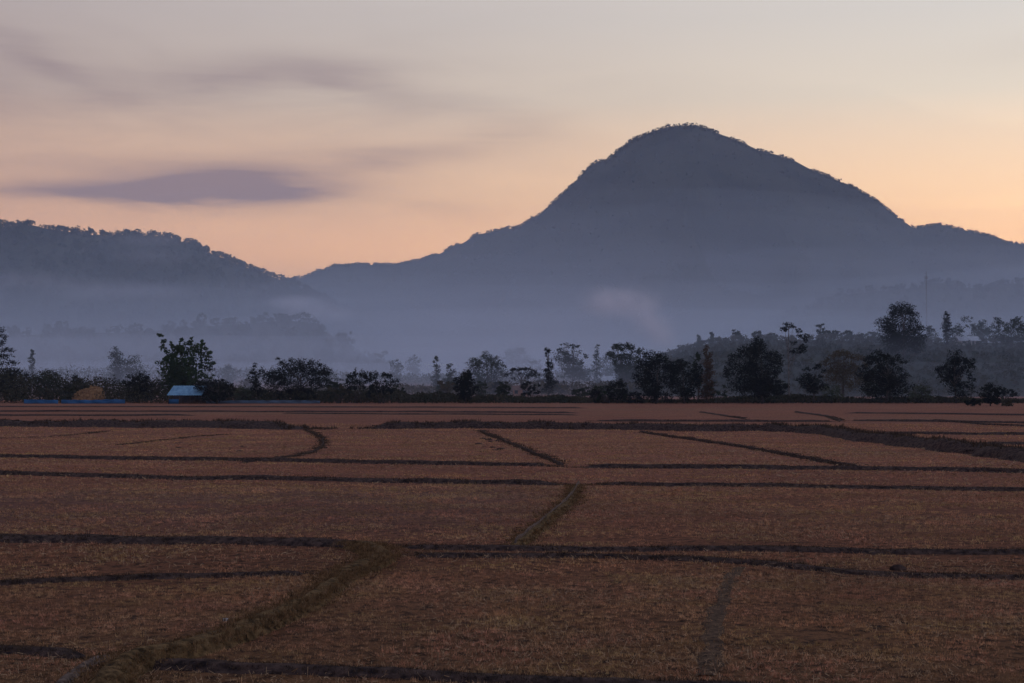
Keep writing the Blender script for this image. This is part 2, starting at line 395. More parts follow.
def forest(name, label, hill, x0, x1, n, n_ridge, h, mat, tmax=1.0, quads=14, size=.55, tmin=.02):
    px = np.concatenate([rng.uniform(x0, x1, n), rng.uniform(x0, x1, n_ridge)])
    t = np.concatenate([rng.uniform(tmin, tmax, n), rng.uniform(.97, 1.012, n_ridge)])
    keep = vnoise(px / 7., t * 30, 77) > .25
    px, t = px[keep], t[keep]
    p = hill.pos(px, t)
    ok = p[:, 2] > gz(p[:, 0], p[:, 1]) - 1.0
    p = p[ok]
    hh = h * rng.uniform(.55, 1.15, len(p)); tall = rng.random(len(p)) < .06; hh[tall] *= 1.45
    wd = hh * rng.uniform(.32, .6, len(p))
    d = rng.normal(size=(len(p), quads, 3)); d /= np.linalg.norm(d, axis=2)[:, :, None]; d *= rng.uniform(.5, 1, (len(p), quads, 1))
    cen = p[:, None] + d * np.stack([wd, wd, hh * .42], -1)[:, None] + np.stack([0 * hh, 0 * hh, hh * .55], -1)[:, None]
    v, f = leaf_quads(cen.reshape(-1, 3), np.repeat(wd * size * 1.7, quads))
    o = link_mesh(name, v, f, mat)
    return tag(o, label, None, 'stuff')
forest('forest', 'dense forest covering the tall mountain', MTN, 60, 1250, 7000, 7000, 5.4, M['forest'])
forest('forest', 'forest covering the left hill, tall crowns along its ridge', LHILL, -250, 420, 6000, 900, 9.0, M['forest'], quads=22, size=.45)
forest('forest', 'trees along the low misty foothill', SPUR, -150, 400, 900, 60, 8.5, M['forest'], quads=34, size=.36)
forest('forest', 'forest on the long low ridge below the mountain', FRIDGE, 705, 1250, 1500, 380, 8.0, M['forest'], quads=24, size=.42)
forest('scrub', 'low scrub covering the rise behind the trees', RHILL, 600, 1200, 4600, 650, 2.4, M['scrub'], quads=26, size=.36)

# ------------------------------------------------------------------ field bunds
bund_pts = []
def curve_field(pts, step):
    q = np.array([on_field(x, y) for x, y in pts])
    seg = np.r_[0, np.cumsum(np.hypot(*np.diff(q, axis=0).T))]
    n = max(8, int(seg[-1] / step)); s = np.linspace(0, seg[-1], n)
    x = np.interp(s, seg, q[:, 0]); y = np.interp(s, seg, q[:, 1])
    kk = max(1, int(n / len(pts) / 3)); ker = np.ones(2 * kk + 1) / (2 * kk + 1)
    pad = lambda u: np.convolve(np.r_[2 * u[0] - u[kk:0:-1], u, 2 * u[-1] - u[-2:-kk - 2:-1]], ker, 'valid')
    return pad(x), pad(y), s
def bund(pts, h, wdt, mat, label, step=.5, seed=0, taper=(True, True), name='field_bund'):
    pts = list(pts)
    if pts[0][0] < 0: (xa, ya), (xb, yb) = pts[0], pts[1]; pts.insert(0, (xa - 420, ya - max(-4, min(4, (yb - ya) / (xb - xa) * 420))))
    if pts[-1][0] > 1030: (xa, ya), (xb, yb) = pts[-1], pts[-2]; pts.append((xa + 420, ya + max(-4, min(14, (ya - yb) / (xa - xb) * 420))))
    pts = [(px_, py_ + (3.2 if h > .5 else 1.2)) for px_, py_ in pts]; h = h * (.9 if h > .5 else .72)
    x, y, s = curve_field(pts, step); n = len(x)
    tx, ty = np.gradient(x), np.gradient(y); L = np.hypot(tx, ty) + 1e-9; nx_, ny_ = -ty / L, tx / L
    wob = (fbm(s * .22 / max(1, step), s * 0, seed, 3) - .5) * wdt * .7
    x = x + nx_ * wob; y = y + ny_ * wob
    hh = h * (.70 + .6 * fbm(s * .5 / max(1, step), s * 0 + 3, seed + 5, 4)); ww = wdt * (.75 + .5 * fbm(s * .35 / max(1, step), s * 0 + 9, seed + 8, 3))
    dist = np.ones(n)
    if taper[0]: dist *= sstep(0, wdt * 1.5, s)
    if taper[1]: dist *= sstep(0, wdt * 1.5, s[-1] - s)
    hh = hh * dist
    prof = [(-.62, -.25), (-.5, .12), (-.36, .55), (-.22, .92), (-.05, 1.0), (.12, .97), (.26, .85), (.38, .5), (.5, .12), (.62, -.25)]
    V = []
    for kq, (u, z) in enumerate(prof):
        jx = (fbm(s * 1.7 / max(1, step), s * 0 + kq * 3.1, seed + 21, 3) - .5) * wdt * .25
        jz = (fbm(s * 2.1 / max(1, step), s * 0 + kq * 2.3, seed + 31, 3) - .5) * h * .45 * (0 < kq < 9)
        uu = u * ww + jx
        X, Y = x + nx_ * uu, y + ny_ * uu
        V.append(np.stack([X, Y, gz(X, Y) + hh * z + jz * dist - (1 - dist) * .06], -1))
    V = np.stack(V, 1); m = len(prof)
    i, j = np.meshgrid(np.arange(n - 1), np.arange(m - 1), indexing='ij')
    f = np.stack([i * m + j, i * m + j + 1, (i + 1) * m + j + 1, (i + 1) * m + j], -1).reshape(-1, 4)
    o = link_mesh(name, V.reshape(-1, 3), f, mat, smooth=True)
    tag(o, label, None, 'structure')
    bund_pts.append(np.stack([x, y, ww * .5, hh, np.full(n, float(len(bund_pts)))], -1))
    return o
B, G = M['bund'], M['bund_grassy']
bund([(-260, 423), (0, 423), (150, 423.5), (250, 424.5), (330, 425.5)], .72, 5.0, B, 'tall dark weedy bund across the back of the left fields', 1.2, 1)
bund([(357, 425.5), (430, 425), (520, 425), (620, 426), (700, 427.5), (790, 428), (830, 431), (870, 437), (920, 443), (970, 449), (1024, 456), (1150, 475)], .70, 2.8, B, 'tall dark weedy bund curving along the back of the right fields', 1.0, 2)
bund([(-200, 455), (0, 456), (200, 458.5), (340, 461.5), (420, 463.5), (560, 465.5)], .26, 1.0, B, 'dark low bund crossing the middle of the left fields', .6, 3)
bund([(575, 466), (640, 467), (760, 467.5), (850, 468.5), (1024, 471.5), (1250, 476)], .26, 1.0, B, 'dark low bund crossing the middle of the right fields', .6, 4)
bund([(-180, 471), (0, 473.5), (160, 477), (330, 479.5), (450, 481.5), (572, 483.5)], .22, 1.0, B, 'dark bund behind the greyish left paddy', .5, 5)
bund([(592, 483.5), (700, 484.5), (800, 486), (900, 487.5), (1024, 489), (1200, 492)], .20, .8, B, 'dark bund behind the wide right paddy', .5, 6)
bund([(580, 485), (570, 500), (545, 522), (528, 536), (512, 548)], .24, .42, G, 'grassy bund running between the two wide paddies', .4, 7)
bund([(305, 428), (322, 437), (324, 444), (316, 450), (285, 457), (240, 462)], .16, .24, B, 'short hooked bund in the left middle field', .6, 8)
bund([(480, 430), (510, 443), (535, 453), (562, 465)], .22, .26, B, 'slanting bund in the centre field', .6, 9)
bund([(640, 431), (700, 440), (760, 449), (820, 460), (858, 467.5)], .24, .30, B, 'long slanting bund in the right middle field', .6, 10)
bund([(-150, 537), (0, 538.5), (150, 541.5), (300, 543.5), (392, 546.5)], .21, .9, B, 'thick dark bund in front of the greyish paddy', .3, 11)
bund([(392, 546), (520, 547.5), (700, 548.5), (850, 549.5), (1024, 552), (1180, 555)], .15, .6, B, 'dark bund in front of the wide right paddy', .3, 12)
bund([(402, 554.5), (512, 555.5), (640, 557), (720, 559), (780, 563), (850, 570), (930, 573.5), (1024, 575), (1150, 577)], .13, .5, B, 'dark bund bordering the near right field', .3, 13)
bund([(345, 545), (378, 551), (388, 560), (372, 568), (345, 577), (328, 588), (305, 606), (270, 626), (225, 644), (180, 657), (140, 664), (112, 674), (100, 700)], .33, .62, G, 'broad grassy bank curving through the near left fields', .25, 14)
bund([(-120, 586), (0, 582), (90, 577.5), (200, 575), (318, 573.5)], .13, .45, B, 'dark bund crossing the near left field', .25, 15)
bund([(-120, 646), (0, 650), (60, 655), (90, 660)], .16, .5, B, 'dark bund at the lower left', .2, 16)
bund([(112, 656), (92, 663), (76, 672), (62, 683), (45, 700), (30, 730)], .12, .19, M['path'], 'pale trodden footpath on a low bank at the lower left', .2, 17, name='footpath')
bund([(118, 664), (200, 667), (300, 671), (400, 677), (520, 682), (640, 687), (800, 690)], .16, .55, B, 'dark bund along the bottom edge of the near field', .2, 18)
bund([(579, 484), (570, 499), (545, 521), (528, 535), (514, 547)], .33, .10, M['path'], 'worn crest, coloured pale as a lit top strip, of the dividing bund between the two wide paddies', .4, 18, name='footpath')  # strip of paler trodden earth that paints in the bund's lit top line
far_b = [([(-300, 405.5), (300, 406), (590, 407)], .30, 2.2), ([(-300, 410), (100, 410.5), (400, 411), (582, 412)], .32, 1.8), ([(-300, 414), (0, 414.5), (200, 414.5)], .3, 1.6),
         ([(280, 412), (330, 413), (582, 414)], .25, 1.4), ([(590, 420), (720, 420), (840, 420.5)], .3, 1.5), ([(700, 411), (720, 414), (745, 418)], .25, .6),
         ([(795, 411), (825, 415), (842, 420)], .3, .7), ([(840, 412), (1100, 415)], .28, 1.8), ([(845, 419.5), (960, 421), (1150, 424)], .3, 1.6),
         ([(870, 432.5), (960, 433), (1150, 435)], .3, 1.3), ([(960, 443.5), (1050, 442), (1150, 441)], .25, 1.1), ([(930, 419), (1000, 425), (1150, 429)], .28, .8),
         ([(-120, 441), (20, 436.5), (70, 434), (110, 430)], .05, .4), ([(120, 444), (180, 437), (230, 433)], .04, .4)]
for q, (p, h, wd) in enumerate(far_b):
    bund(p, h, wd, B, 'thin bund between the far fields near the trees', 1.5, 40 + q)

# worn track pressed into the near field
tr = np.array([on_field(x, y) for x, y in [(742, 566), (728, 582), (720, 602), (714, 625), (712, 648), (708, 676)]])
tt = np.linspace(0, len(tr) - 1, 60); tx_ = np.interp(tt, np.arange(len(tr)), tr[:, 0]); ty_ = np.interp(tt, np.arange(len(tr)), tr[:, 1])
wv = .14 + .16 * fbm(tt * 2, tt * 0, 3, 2)
off = np.linspace(-1, 1, 7)
TV = np.stack([tx_[:, None] + off * wv[:, None] + (fbm(tt * 3, tt * 0, 8, 2)[:, None] - .5) * .2, np.broadcast_to(ty_[:, None], (60, 7)), np.zeros((60, 7))], -1)
TV[:, :, 2] = gz(TV[:, :, 0], TV[:, :, 1]) + .035 * (1 - off ** 4) - .012
ii, jj = np.meshgrid(np.arange(59), np.arange(6), indexing='ij')
tag(link_mesh('track', TV.reshape(-1, 3), np.stack([ii * 7 + jj, ii * 7 + jj + 1, (ii + 1) * 7 + jj + 1, (ii + 1) * 7 + jj], -1).reshape(-1, 4), M['track'], smooth=True),
    'worn track pressed into the near stubble', None, 'structure')
BP = np.concatenate(bund_pts)

def bund_dist(x, y):
    """distance past the edge of the nearest bund (negative: on it)"""
    out = np.full(len(x), 99.0)
    P = BP[BP[:, 1] < 160]
    for i in range(0, len(x), 4000):
        d = np.hypot(x[i:i + 4000, None] - P[None, :, 0], y[i:i + 4000, None] - P[None, :, 1]) - P[None, :, 2]
        out[i:i + 4000] = d.min(1)
    return out
def in_view(n, y0, y1, marg):
    """points spread over the strip of field the photo could see, y0..y1 metres off"""
    y = np.sqrt(rng.uniform(y0 ** 2, y1 ** 2, n)); hw = y * .362 + marg
    return rng.uniform(-1, 1, n) * hw, y
def blades(x, y, z, h, wid, lean, per, spread):
    """per thin triangles around each root"""
    n = len(x); N = n * per
    X = np.repeat(x, per) + rng.normal(0, 1, N) * np.repeat(np.broadcast_to(spread, n), per)
    Y = np.repeat(y, per) + rng.normal(0, 1, N) * np.repeat(np.broadcast_to(spread, n), per)
    Z = np.repeat(z, per); H = np.repeat(np.broadcast_to(h, n), per) * rng.uniform(.45, 1.2, N)
    a = rng.uniform(0, 2 * np.pi, N); ln = np.abs(rng.normal(0, lean, N)); wd = np.repeat(np.broadcast_to(wid, n), per) * .5
    b = rng.uniform(0, 2 * np.pi, N); bx, by = np.cos(b) * wd, np.sin(b) * wd
    tip = np.stack([X + np.cos(a) * H * ln, Y + np.sin(a) * H * ln, Z + H / np.sqrt(1 + ln ** 2)], -1)
    v = np.stack([np.stack([X - bx, Y - by, Z - .01], -1), np.stack([X + bx, Y + by, Z - .01], -1), tip], 1)
    return v.reshape(-1, 3)
def tri_mesh(name, vs, mat, label):
    v = np.concatenate(vs)
    return tag(link_mesh(name, v, np.arange(len(v)).reshape(-1, 3), mat), label, None, 'stuff')

# cut stubble, three bands of decreasing density
sv = []
for (y0, y1, dens, per, h, wd, sp, mg) in [(16, 34, 62, 9, .065, .010, .035, 4), (34, 64, 26, 7, .075, .017, .05, 5), (64, 120, 7, 7, .09, .032, .09, 7), (120, 165, 2.0, 7, .12, .055, .16, 8)]:
    area = .362 * (y1 ** 2 - y0 ** 2) + 2 * mg * (y1 - y0)
    x, y = in_view(int(area * dens), y0, y1, mg)
    kp = fbm(x * .55, y * .55, 60, 3) * .7 + .3 * fbm(x * .14, y * .25, 61, 3) + rng.uniform(-.10, .10, len(x)) > .39
    x, y = x[kp], y[kp]
    kp = bund_dist(x, y) > rng.normal(-.03, .06, len(x))
    x, y = x[kp], y[kp]
    tk = np.abs(x - np.interp(y, ty_[::-1], tx_[::-1])); kp = ~((tk < rng.uniform(0, .15, len(x))) & (y > ty_.min()) & (y < ty_.max())); x, y = x[kp], y[kp]
    hh = h * (.55 + .9 * fbm(x * .3, y * .3, 71, 3))
    sv.append(blades(x, y, gz(x, y), hh, wd, 1.25, per, sp))
tri_mesh('stubble', sv, M['stubble'], 'cut rice stubble covering the near fields')
# loose straw lying about
qv = []
for (y0, y1, dens, ln, wd, mg) in [(16, 34, 70, .10, .007, 5), (34, 64, 26, .14, .011, 7), (64, 110, 6, .2, .022, 8)]:
    area = .362 * (y1 ** 2 - y0 ** 2) + 2 * mg * (y1 - y0)
    x, y = in_view(int(area * dens), y0, y1, mg)
    kp = fbm(x * .22 + 9, y * .4, 90, 3) + rng.uniform(-.09, .09, len(x)) > .53
    x, y = x[kp], y[kp]; kp = bund_dist(x, y) > .02; x, y = x[kp], y[kp]; n = len(x)
    a = rng.uniform(0, np.pi, n); L = ln * rng.uniform(.35, 1.2, n) * .5; z = gz(x, y) + rng.uniform(.02, .10, n); dz_ = rng.normal(0, .03, n)
    d = np.stack([np.cos(a) * L, np.sin(a) * L, dz_], -1); sdv = np.stack([-np.sin(a) * wd * .5, np.cos(a) * wd * .5, rng.normal(0, wd * .3, n)], -1); c = np.stack([x, y, z], -1)
    qv.append(np.stack([c - d - sdv, c + d - sdv, c + d + sdv, c - d + sdv], 1).reshape(-1, 3))
qv = np.concatenate(qv)
tag(link_mesh('loose_straw', qv, np.arange(len(qv)).reshape(-1, 4), M['straw']), 'pale loose straw scattered over the near fields', None, 'stuff')
# weeds on the bunds
wv_, gv_ = [], []
for bi, P in enumerate(bund_pts):
    near = P[(P[:, 1] < 200) & (np.abs(P[:, 0]) < P[:, 1] * .4 + 10)]
    if len(near) < 2: continue
    grassy = bi in (6, 13, 16)
    if bi == 18: continue
    Ym = float(np.median(near[:, 1])); per = 8
    seg = len(near); n = int(seg * (34 if grassy else 12))
    if bi in (7, 8, 9): n = int(n * .35)
    if bi == 6: n = int(n * .4)
    if bi == 16: n = int(n * .25)
    q = near[rng.integers(0, seg, n)]
    u = rng.normal(0, .5, n) * q[:, 2]
    x = q[:, 0] + rng.normal(0, .25, n); y = q[:, 1] + u
    e = np.clip(1 - (np.abs(u) / q[:, 2]) ** 2, 0, 1)
    if bi == 16: kp = np.abs(u) > q[:, 2] * .45; x, y, q, e = x[kp], y[kp], q[kp], e[kp]
    z = gz(x, y) + q[:, 3] * e * .9
    wid = max(.012, Ym * .0007)
    hgt = (.36 if bi in (0, 1) else   .06 if bi == 6 else .075 if grassy else .06) * (.5 + vnoise(x * .8, y * .8, 12))
    (gv_ if grassy else wv_).append(blades(x, y, z, hgt, wid, 1.0, per, .06 if Ym < 60 else .14))
tri_mesh('weeds', wv_, M['weeds'], 'dark weeds growing along the bunds')
tri_mesh('grass', gv_, M['grass'], 'dry olive grass on the curving bank and path edge')

# ================================================================== TREES
def lobes_for(kind, w, h, seed):
    """crown lobes (x, y above base, rx, ry) in units of a photo pixel at the tree's distance"""
    r = random.Random(seed); L = []
    if kind == 'round':
        cy = h * .55
        L.append((0, cy, w * .30, h * .30))
        for q in range(9):
            a = q / 9 * 2 * math.pi + r.uniform(-.3, .3)
            L.append((math.cos(a) * w * .30, cy + math.sin(a) * h * .29, w * r.uniform(.15, .24), h * r.uniform(.11, .18)))
        for q in range(4): L.append((r.uniform(-.33, .33) * w, h * r.uniform(.12, .25), w * .15, h * .10))
    elif kind == 'oval':
        for q in range(10):
            f = q / 9; ww = w * (.16 + .30 * math.sin(math.pi * (.18 + .72 * f)))
            L.append((r.uniform(-.10, .10) * w, h * (.20 + .70 * f), ww * r.uniform(.85, 1.05), h * .12))
    elif kind == 'open':
        for q in range(22):
            a = r.uniform(0, 2 * math.pi); d = math.sqrt(r.uniform(.05, 1))
            yy = h * .57 + math.sin(a) * d * h * .36
            L.append((math.cos(a) * d * w * .42, yy, w * r.uniform(.07, .14), h * r.uniform(.045, .085)))
        L.append((0, h * .5, w * .2, h * .2)); L.append((r.uniform(-.1, .1) * w, h * .34, w * .24, h * .12))
    elif kind == 'umbrella':
        for q in range(13):
            f = q / 12 * 2 - 1 + r.uniform(-.05, .05)
            L.append((f * w * .42, h * (.90 - .22 * f * f) + r.uniform(-.04, .03) * h, w * r.uniform(.08, .14), h * r.uniform(.05, .09)))
        for q in range(7): L.append((r.uniform(-.3, .3) * w, h * r.uniform(.55, .75), w * .10, h * .06))
    elif kind == 'column':
        for q in range(9):
            f = q / 8
            L.append((r.uniform(-.12, .12) * w, h * (.12 + .82 * f), w * (.46 - .30 * f * f), h * .08))
    elif kind == 'spire':
        for q in range(11):
            f = q / 10; ww = w * (.48 * (1 - f) + .05)
            L.append((ww * .45, h * (.12 + .84 * f), ww * .55, h * .04)); L.append((-ww * .45, h * (.10 + .84 * f), ww * .55, h * .04))
    elif kind == 'layered':
        for q in range(12):
            f = q / 11
            for sgn in (-1, 1):
                if r.random() < .75: L.append((sgn * w * r.uniform(.10, .38), h * (.22 + .72 * f) + r.uniform(-.02, .02) * h, w * r.uniform(.10, .20) * (1.15 - .5 * f), h * .032))
        L.append((0, h * .9, w * .22, h * .05))
    elif kind == 'feather':
        for q in range(15):
            a = r.uniform(-1, 1); top = h * (1 - .28 * a * a) * r.uniform(.85, 1.0)
            for g_ in range(4):
                f = .35 + .2 * g_
                L.append((a * w * .46 * f ** .9 + r.uniform(-.02, .02) * w, top * f, w * .07, h * .07))
            L.append((a * w * .50, top * .97, w * .035, h * .05))
    elif kind == 'scrub':
        for q in range(26):
            a = r.uniform(-.47, .47)
            L.append((a * w, h * r.uniform(.25, .97) * (1 - .5 * abs(a)), w * r.uniform(.03, .08), h * r.uniform(.03, .09)))
    elif kind == 'spiky':
        for q in range(8):
            f = q / 7
            L.append((r.uniform(-.10, .10) * w, h * (.15 + .52 * f), w * (.42 - .22 * f), h * .08))
        for q in range(6): L.append((r.uniform(-.16, .16) * w, h * r.uniform(.72, .98), w * .12, h * .035))
    return L

def tree(name, label, cx, top, Y, w, kind='round', mat='leaf_dark', base=None, dens=1.0, seed=None, cat='tree', group=None, extra=(), trunk_w=None, bark='bark', on=None, leaf=1.0, sparse=9, drop=()):
    global rng
    seed = int(cx * 7 + top) if seed is None else seed
    rng = np.random.default_rng(seed); r = random.Random(seed)
    s = Y / FPX
    X = (cx - 512) * s
    zb = float(gz(X, Y)) if on is None else on(cx, Y)
    H = at(cx, top, Y)[2] - zb
    h = H / s
    root = empty(name, (X, Y, zb - .05), label, cat, group)
    L = lobes_for(kind, w, h, seed) + [(x - cx, (H - (top_y - top) * s) / s, rx, ry) for (x, top_y, rx, ry) in extra]
    ls = max(.26, 1.15 * s) * leaf
    cs = []
    for (lx, ly, rx, ry) in L:
        n = max(6, int(rx * ry * (1.0 if Y < 390 else .7) * dens / leaf ** 1.3))
        d = rng.normal(size=(n, 3)); d /= np.linalg.norm(d, axis=1)[:, None]; d *= rng.uniform(.15, 1, (n, 1)) ** .55
        dep = rng.normal(0, .30) * min(w * .5, 22)
        c = np.array([lx, dep, ly]) + d * np.array([rx, (rx + ry) * .5 + 1, ry])
        kk = sparse
        sg = .55 + .11 * min(rx, ry)
        cs.append((c[:, None] + rng.normal(0, 1, (n, kk, 3)) * np.array([sg, sg, sg * .7])).reshape(-1, 3))
    cs = np.concatenate(cs) * s
    cs[:, 2] = np.maximum(cs[:, 2], .1)
    v, f = leaf_quads(cs, ls * rng.uniform(.6, 1.4, len(cs)), .15, 1.25)
    link_mesh('crown', v, f, M[mat], root)
    mb = MB(); tw = (trunk_w or max(1.0, min(2.4, w * .045))) * s * .5
    if kind in ('scrub', 'feather'):
        for q in range(9 if kind == 'scrub' else 14):
            lx, ly, rx, ry = r.choice(L); b0 = np.array([r.uniform(-.12, .12) * w, r.uniform(-2, 2), 0]) * s; e = np.array([lx, r.uniform(-3, 3), ly]) * s
            m_ = (b0 + e) / 2 + np.array([(b0 - e)[0] * .18, 0, e[2] * .10])
            mb.tube([b0, m_, e], [tw * .55, tw * .4, tw * .12], 5)
    else:
        yt = h * (.92 if kind in ('column', 'spire', 'layered', 'spiky', 'pine') else .62)
        kx = r.uniform(-.05, .05) * w
        tp = np.array([[0, 0, 0], [kx * .5, 0, yt * .3], [kx, 0, yt * .62], [kx * .6, 0, yt]]) * s
        mb.tube(tp, [tw * 1.35, tw, tw * .75, tw * .25], 8)
        for (lx, ly, rx, ry) in L[:16]:
            if abs(lx) + abs(ly - yt) < 2: continue
            y0 = min(ly * .72, yt * .92) * r.uniform(.7, 1)
            b0 = np.array([np.interp(y0, [0, yt * .62, yt], [0, kx, kx * .6]), 0, y0]) * s; e = np.array([lx, r.uniform(-.3, .3) * rx, ly]) * s
            m_ = b0 * .45 + e * .55 + np.array([0, 0, -abs(lx) * .08 * s])
            mb.tube([b0, m_, e], [tw * .45, tw * .32, tw * .1], 5)
    mb.build('trunk', M[bark], root, smooth=True)
    return root

def paddle_plant(name, label, cx, top, Y, w, n, seed, stray=None):
    """clump of upright stems carrying long torn arching leaves"""
    r = random.Random(seed); s = Y / FPX; X = (cx - 512) * s; zb = float(gz(X, Y)); H = at(cx, top, Y)[2] - zb
    root = empty(name, (X, Y, zb), label, 'plant')
    mb = MB(); stems = []
    for q in range(9):
        bx, by = r.uniform(-.26, .26) * w * s, r.uniform(-1.4, 1.4); hh = H * r.uniform(.32, .62); lean = bx * .5 + r.uniform(-.5, .5)
        mb.tube([(bx, by, 0), (bx + lean * .4, by, hh * .55), (bx + lean, by, hh)], [.20, .17, .09], 7); stems.append((bx + lean, by, hh))
    mb.build('stem', M['bark'], root, smooth=True)
    vs, fs, nn = [], [], 0
    def leaf(b, az, up, ln, wd, droop):
        nonlocal nn
        p = np.array(b, float); dirv = np.array([math.cos(az) * math.cos(up), math.sin(az) * math.cos(up), math.sin(up)])
        side = np.array([-math.sin(az), math.cos(az), 0.0]); m = 15
        for q in range(m):
            f0, f1 = q / m, (q + 1) / m
            w0 = wd * math.sin(math.pi * min(1, .12 + .86 * f0)) ** .7; w1 = wd * math.sin(math.pi * min(1, .12 + .86 * f1)) ** .7
            nx_ = p + dirv * ln / m
            up_v = np.cross(side, dirv); sag = -.25 * up_v
            for sg in (-1, 1):
                if r.random() < .10: continue
                a0 = p + (side * sg * w0) + sag * w0 * r.uniform(.3, 1.5); a1 = p * .15 + nx_ * .85 + (side * sg * w1 * r.uniform(.8, 1.05)) + sag * w1 * r.uniform(.3, 1.5)
                vs.extend([p.copy(), nx_.copy(), a1, a0]); fs.append((nn, nn + 1, nn + 2, nn + 3)); nn += 4
            p = nx_; dirv = dirv + np.array([0, 0, -droop / m]); dirv /= np.linalg.norm(dirv)
    for q in range(n):
        b = r.choice(stems); f_ = r.uniform(.45, 1.0); b = (b[0] * (.6 + .4 * f_), b[1], b[2] * f_); az = r.choice([0, math.pi]) + r.gauss(0, .9); up = r.uniform(-.1, 1.35)
        leaf(b, az, up, H * r.uniform(.24, .46), .50 * r.uniform(.6, 1.3), r.uniform(.6, 2.2))
    if stray:
        bx = (stray[0] - cx) * s; bz = at(stray[0], stray[1], Y)[2] - zb
        d = np.array([(stray[2] - stray[0]) * s, 0, at(stray[2], stray[3], Y)[2] - zb - bz]); L = np.linalg.norm(d)
        for q in range(5):
            f = q / 5
            leaf((bx + d[0] * f, r.uniform(-.3, .3), bz + d[2] * f), math.pi if q % 2 else .2, 1.1, L * .5, .4, 1.2)
    link_mesh('foliage', np.array(vs), np.array(fs), M['banana'], root)
    return root

def rise(px, Y):
    """height of the rear rise under a tree"""
    return float(RHILL.pos(np.array([px]), np.array([1 - (RHILL.Yr - Y) / RHILL.wf if Y <= RHILL.Yr else 1 + (Y - RHILL.Yr) / RHILL.wb]))[0, 2])

T = tree
# front rank, left to right
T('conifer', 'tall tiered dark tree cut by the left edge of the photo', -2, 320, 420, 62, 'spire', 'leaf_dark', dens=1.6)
T('conifer', 'small faint pointed tree right of the tiered tree at the left edge', 32, 349, 560, 16, 'spire', 'leaf', dens=1.2)
T('tree', 'misty tree with a narrow raised crown above the haystack', 117, 347, 560, 20, 'oval', 'leaf', extra=[(133, 366, 13, 12), (126, 374, 16, 12)])
T('leafy_tree', 'ragged dark leafy tree with a stray upper left shoot behind the blue roofed shed', 183, 342, 358, 30, 'open', 'banana', dens=.9, leaf=1.9,
  extra=[(183, 362, 18, 15), (172, 368, 13, 13), (196, 353, 12, 9), (204, 364, 9, 4), (178, 351, 9, 8), (187, 344, 5, 4), (199, 347, 7, 4), (208, 357, 5, 3), (158, 335, 3.5, 2), (161, 341, 2.5, 4), (164, 349, 3.5, 6), (168, 358, 5, 6), (190, 376, 22, 12), (176, 382, 16, 10), (172, 345, 2, 5), (191, 340, 2, 4), (203, 343, 2.5, 4), (211, 352, 3.5, 2.5), (166, 356, 2.5, 4), (211, 363, 4.5, 2), (181, 341, 2, 4)])
T('bush', 'dark rounded bush pressed against the right side of the shed', 217, 376, 342, 44, 'round', 'leaf_dark', cat='bush', extra=[(209, 368, 6, 3), (203, 385, 7, 7), (200, 391, 8, 6)])
T('tree', 'slim dark tree left of the broad bushy tree', 257, 361, 352, 22, 'open', 'leaf_dark', dens=1.2)
T('broad_tree', 'broad low dark tree with bare twigs sticking out of its top left', 300, 358, 356, 72, 'round', 'leaf_dark', extra=[(278, 358, 3, 2), (283, 362, 4, 3), (290, 360, 3, 3), (328, 372, 8, 3), (322, 367, 7, 4), (275, 380, 12, 14)], dens=1.05)
T('scrub_tree', 'thin twiggy tree right of the broad bushy tree', 358, 366, 352, 30, 'scrub', 'leaf_dark', dens=1.5, sparse=8, extra=[(356, 384, 11, 6), (362, 374, 6, 4), (350, 376, 5, 4)])
T('scrub_tree', 'spreading twiggy tree, the right one of a scrubby pair', 381, 370, 350, 34, 'scrub', 'leaf_dark', dens=1.5, sparse=8, extra=[(381, 387, 13, 6), (386, 376, 7, 4), (374, 375, 6, 4), (395, 382, 6, 4)])
T('bush', 'low brown bush between the two twiggy trees and the far fields', 338, 383, 352, 24, 'scrub', 'leaf_dry', cat='bush', dens=1.6)
T('tree', 'small dark topped tree far behind the twiggy pair', 396, 358, 640, 17, 'round', 'leaf')
T('tree', 'pale round misty tree beside the small dark topped one', 413, 353, 800, 17, 'round', 'leaf')
T('tree', 'very faint pair of crowns high in the mist behind the twiggy trees', 383, 349, 980, 20, 'open', 'leaf')
T('tree', 'ghostly small tree at the far left end of the misty crowns', 367, 357, 1000, 16, 'round', 'leaf')
T('tree', 'slender misty tree with a small tufted top', 436, 356, 520, 14, 'spiky', 'leaf', dens=1.5)
T('tree', 'low rounded misty tree left of the broad domed tree', 451, 362, 500, 18, 'open', 'leaf', dens=1.5)
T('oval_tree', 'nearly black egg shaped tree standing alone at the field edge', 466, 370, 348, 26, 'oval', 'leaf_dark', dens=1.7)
T('broad_tree', 'wide domed grey tree behind the black egg shaped tree', 486, 351, 500, 44, 'round', 'leaf', dens=1.2)
T('tree', 'pale blue domed tree fading into the mist', 516, 345, 1050, 32, 'round', 'leaf', dens=1.2)
T('tree', 'small misty tree under the pale blue dome', 534, 358, 900, 18, 'round', 'leaf')
T('umbrella_tree', 'low flat spreading tree over the brown hut', 522, 365, 470, 36, 'umbrella', 'leaf_dark', dens=1.4)
T('tall_tree', 'tall narrow tree with a spiky broken top', 549, 344, 450, 17, 'spiky', 'leaf_dark', dens=1.7)
T('layered_tree', 'grey tree with flat layered boughs right of the spiky tree', 572, 342, 560, 36, 'layered', 'leaf', dens=1.8, extra=[(572, 366, 13, 10), (566, 356, 12, 8), (578, 374, 14, 8)])
T('tree', 'slim grey tree with a small dark head', 597, 345, 560, 13, 'column', 'leaf', dens=1.3)
T('tree', 'misty grey tree between the slim tree and the feathery one', 610, 350, 640, 22, 'round', 'leaf')
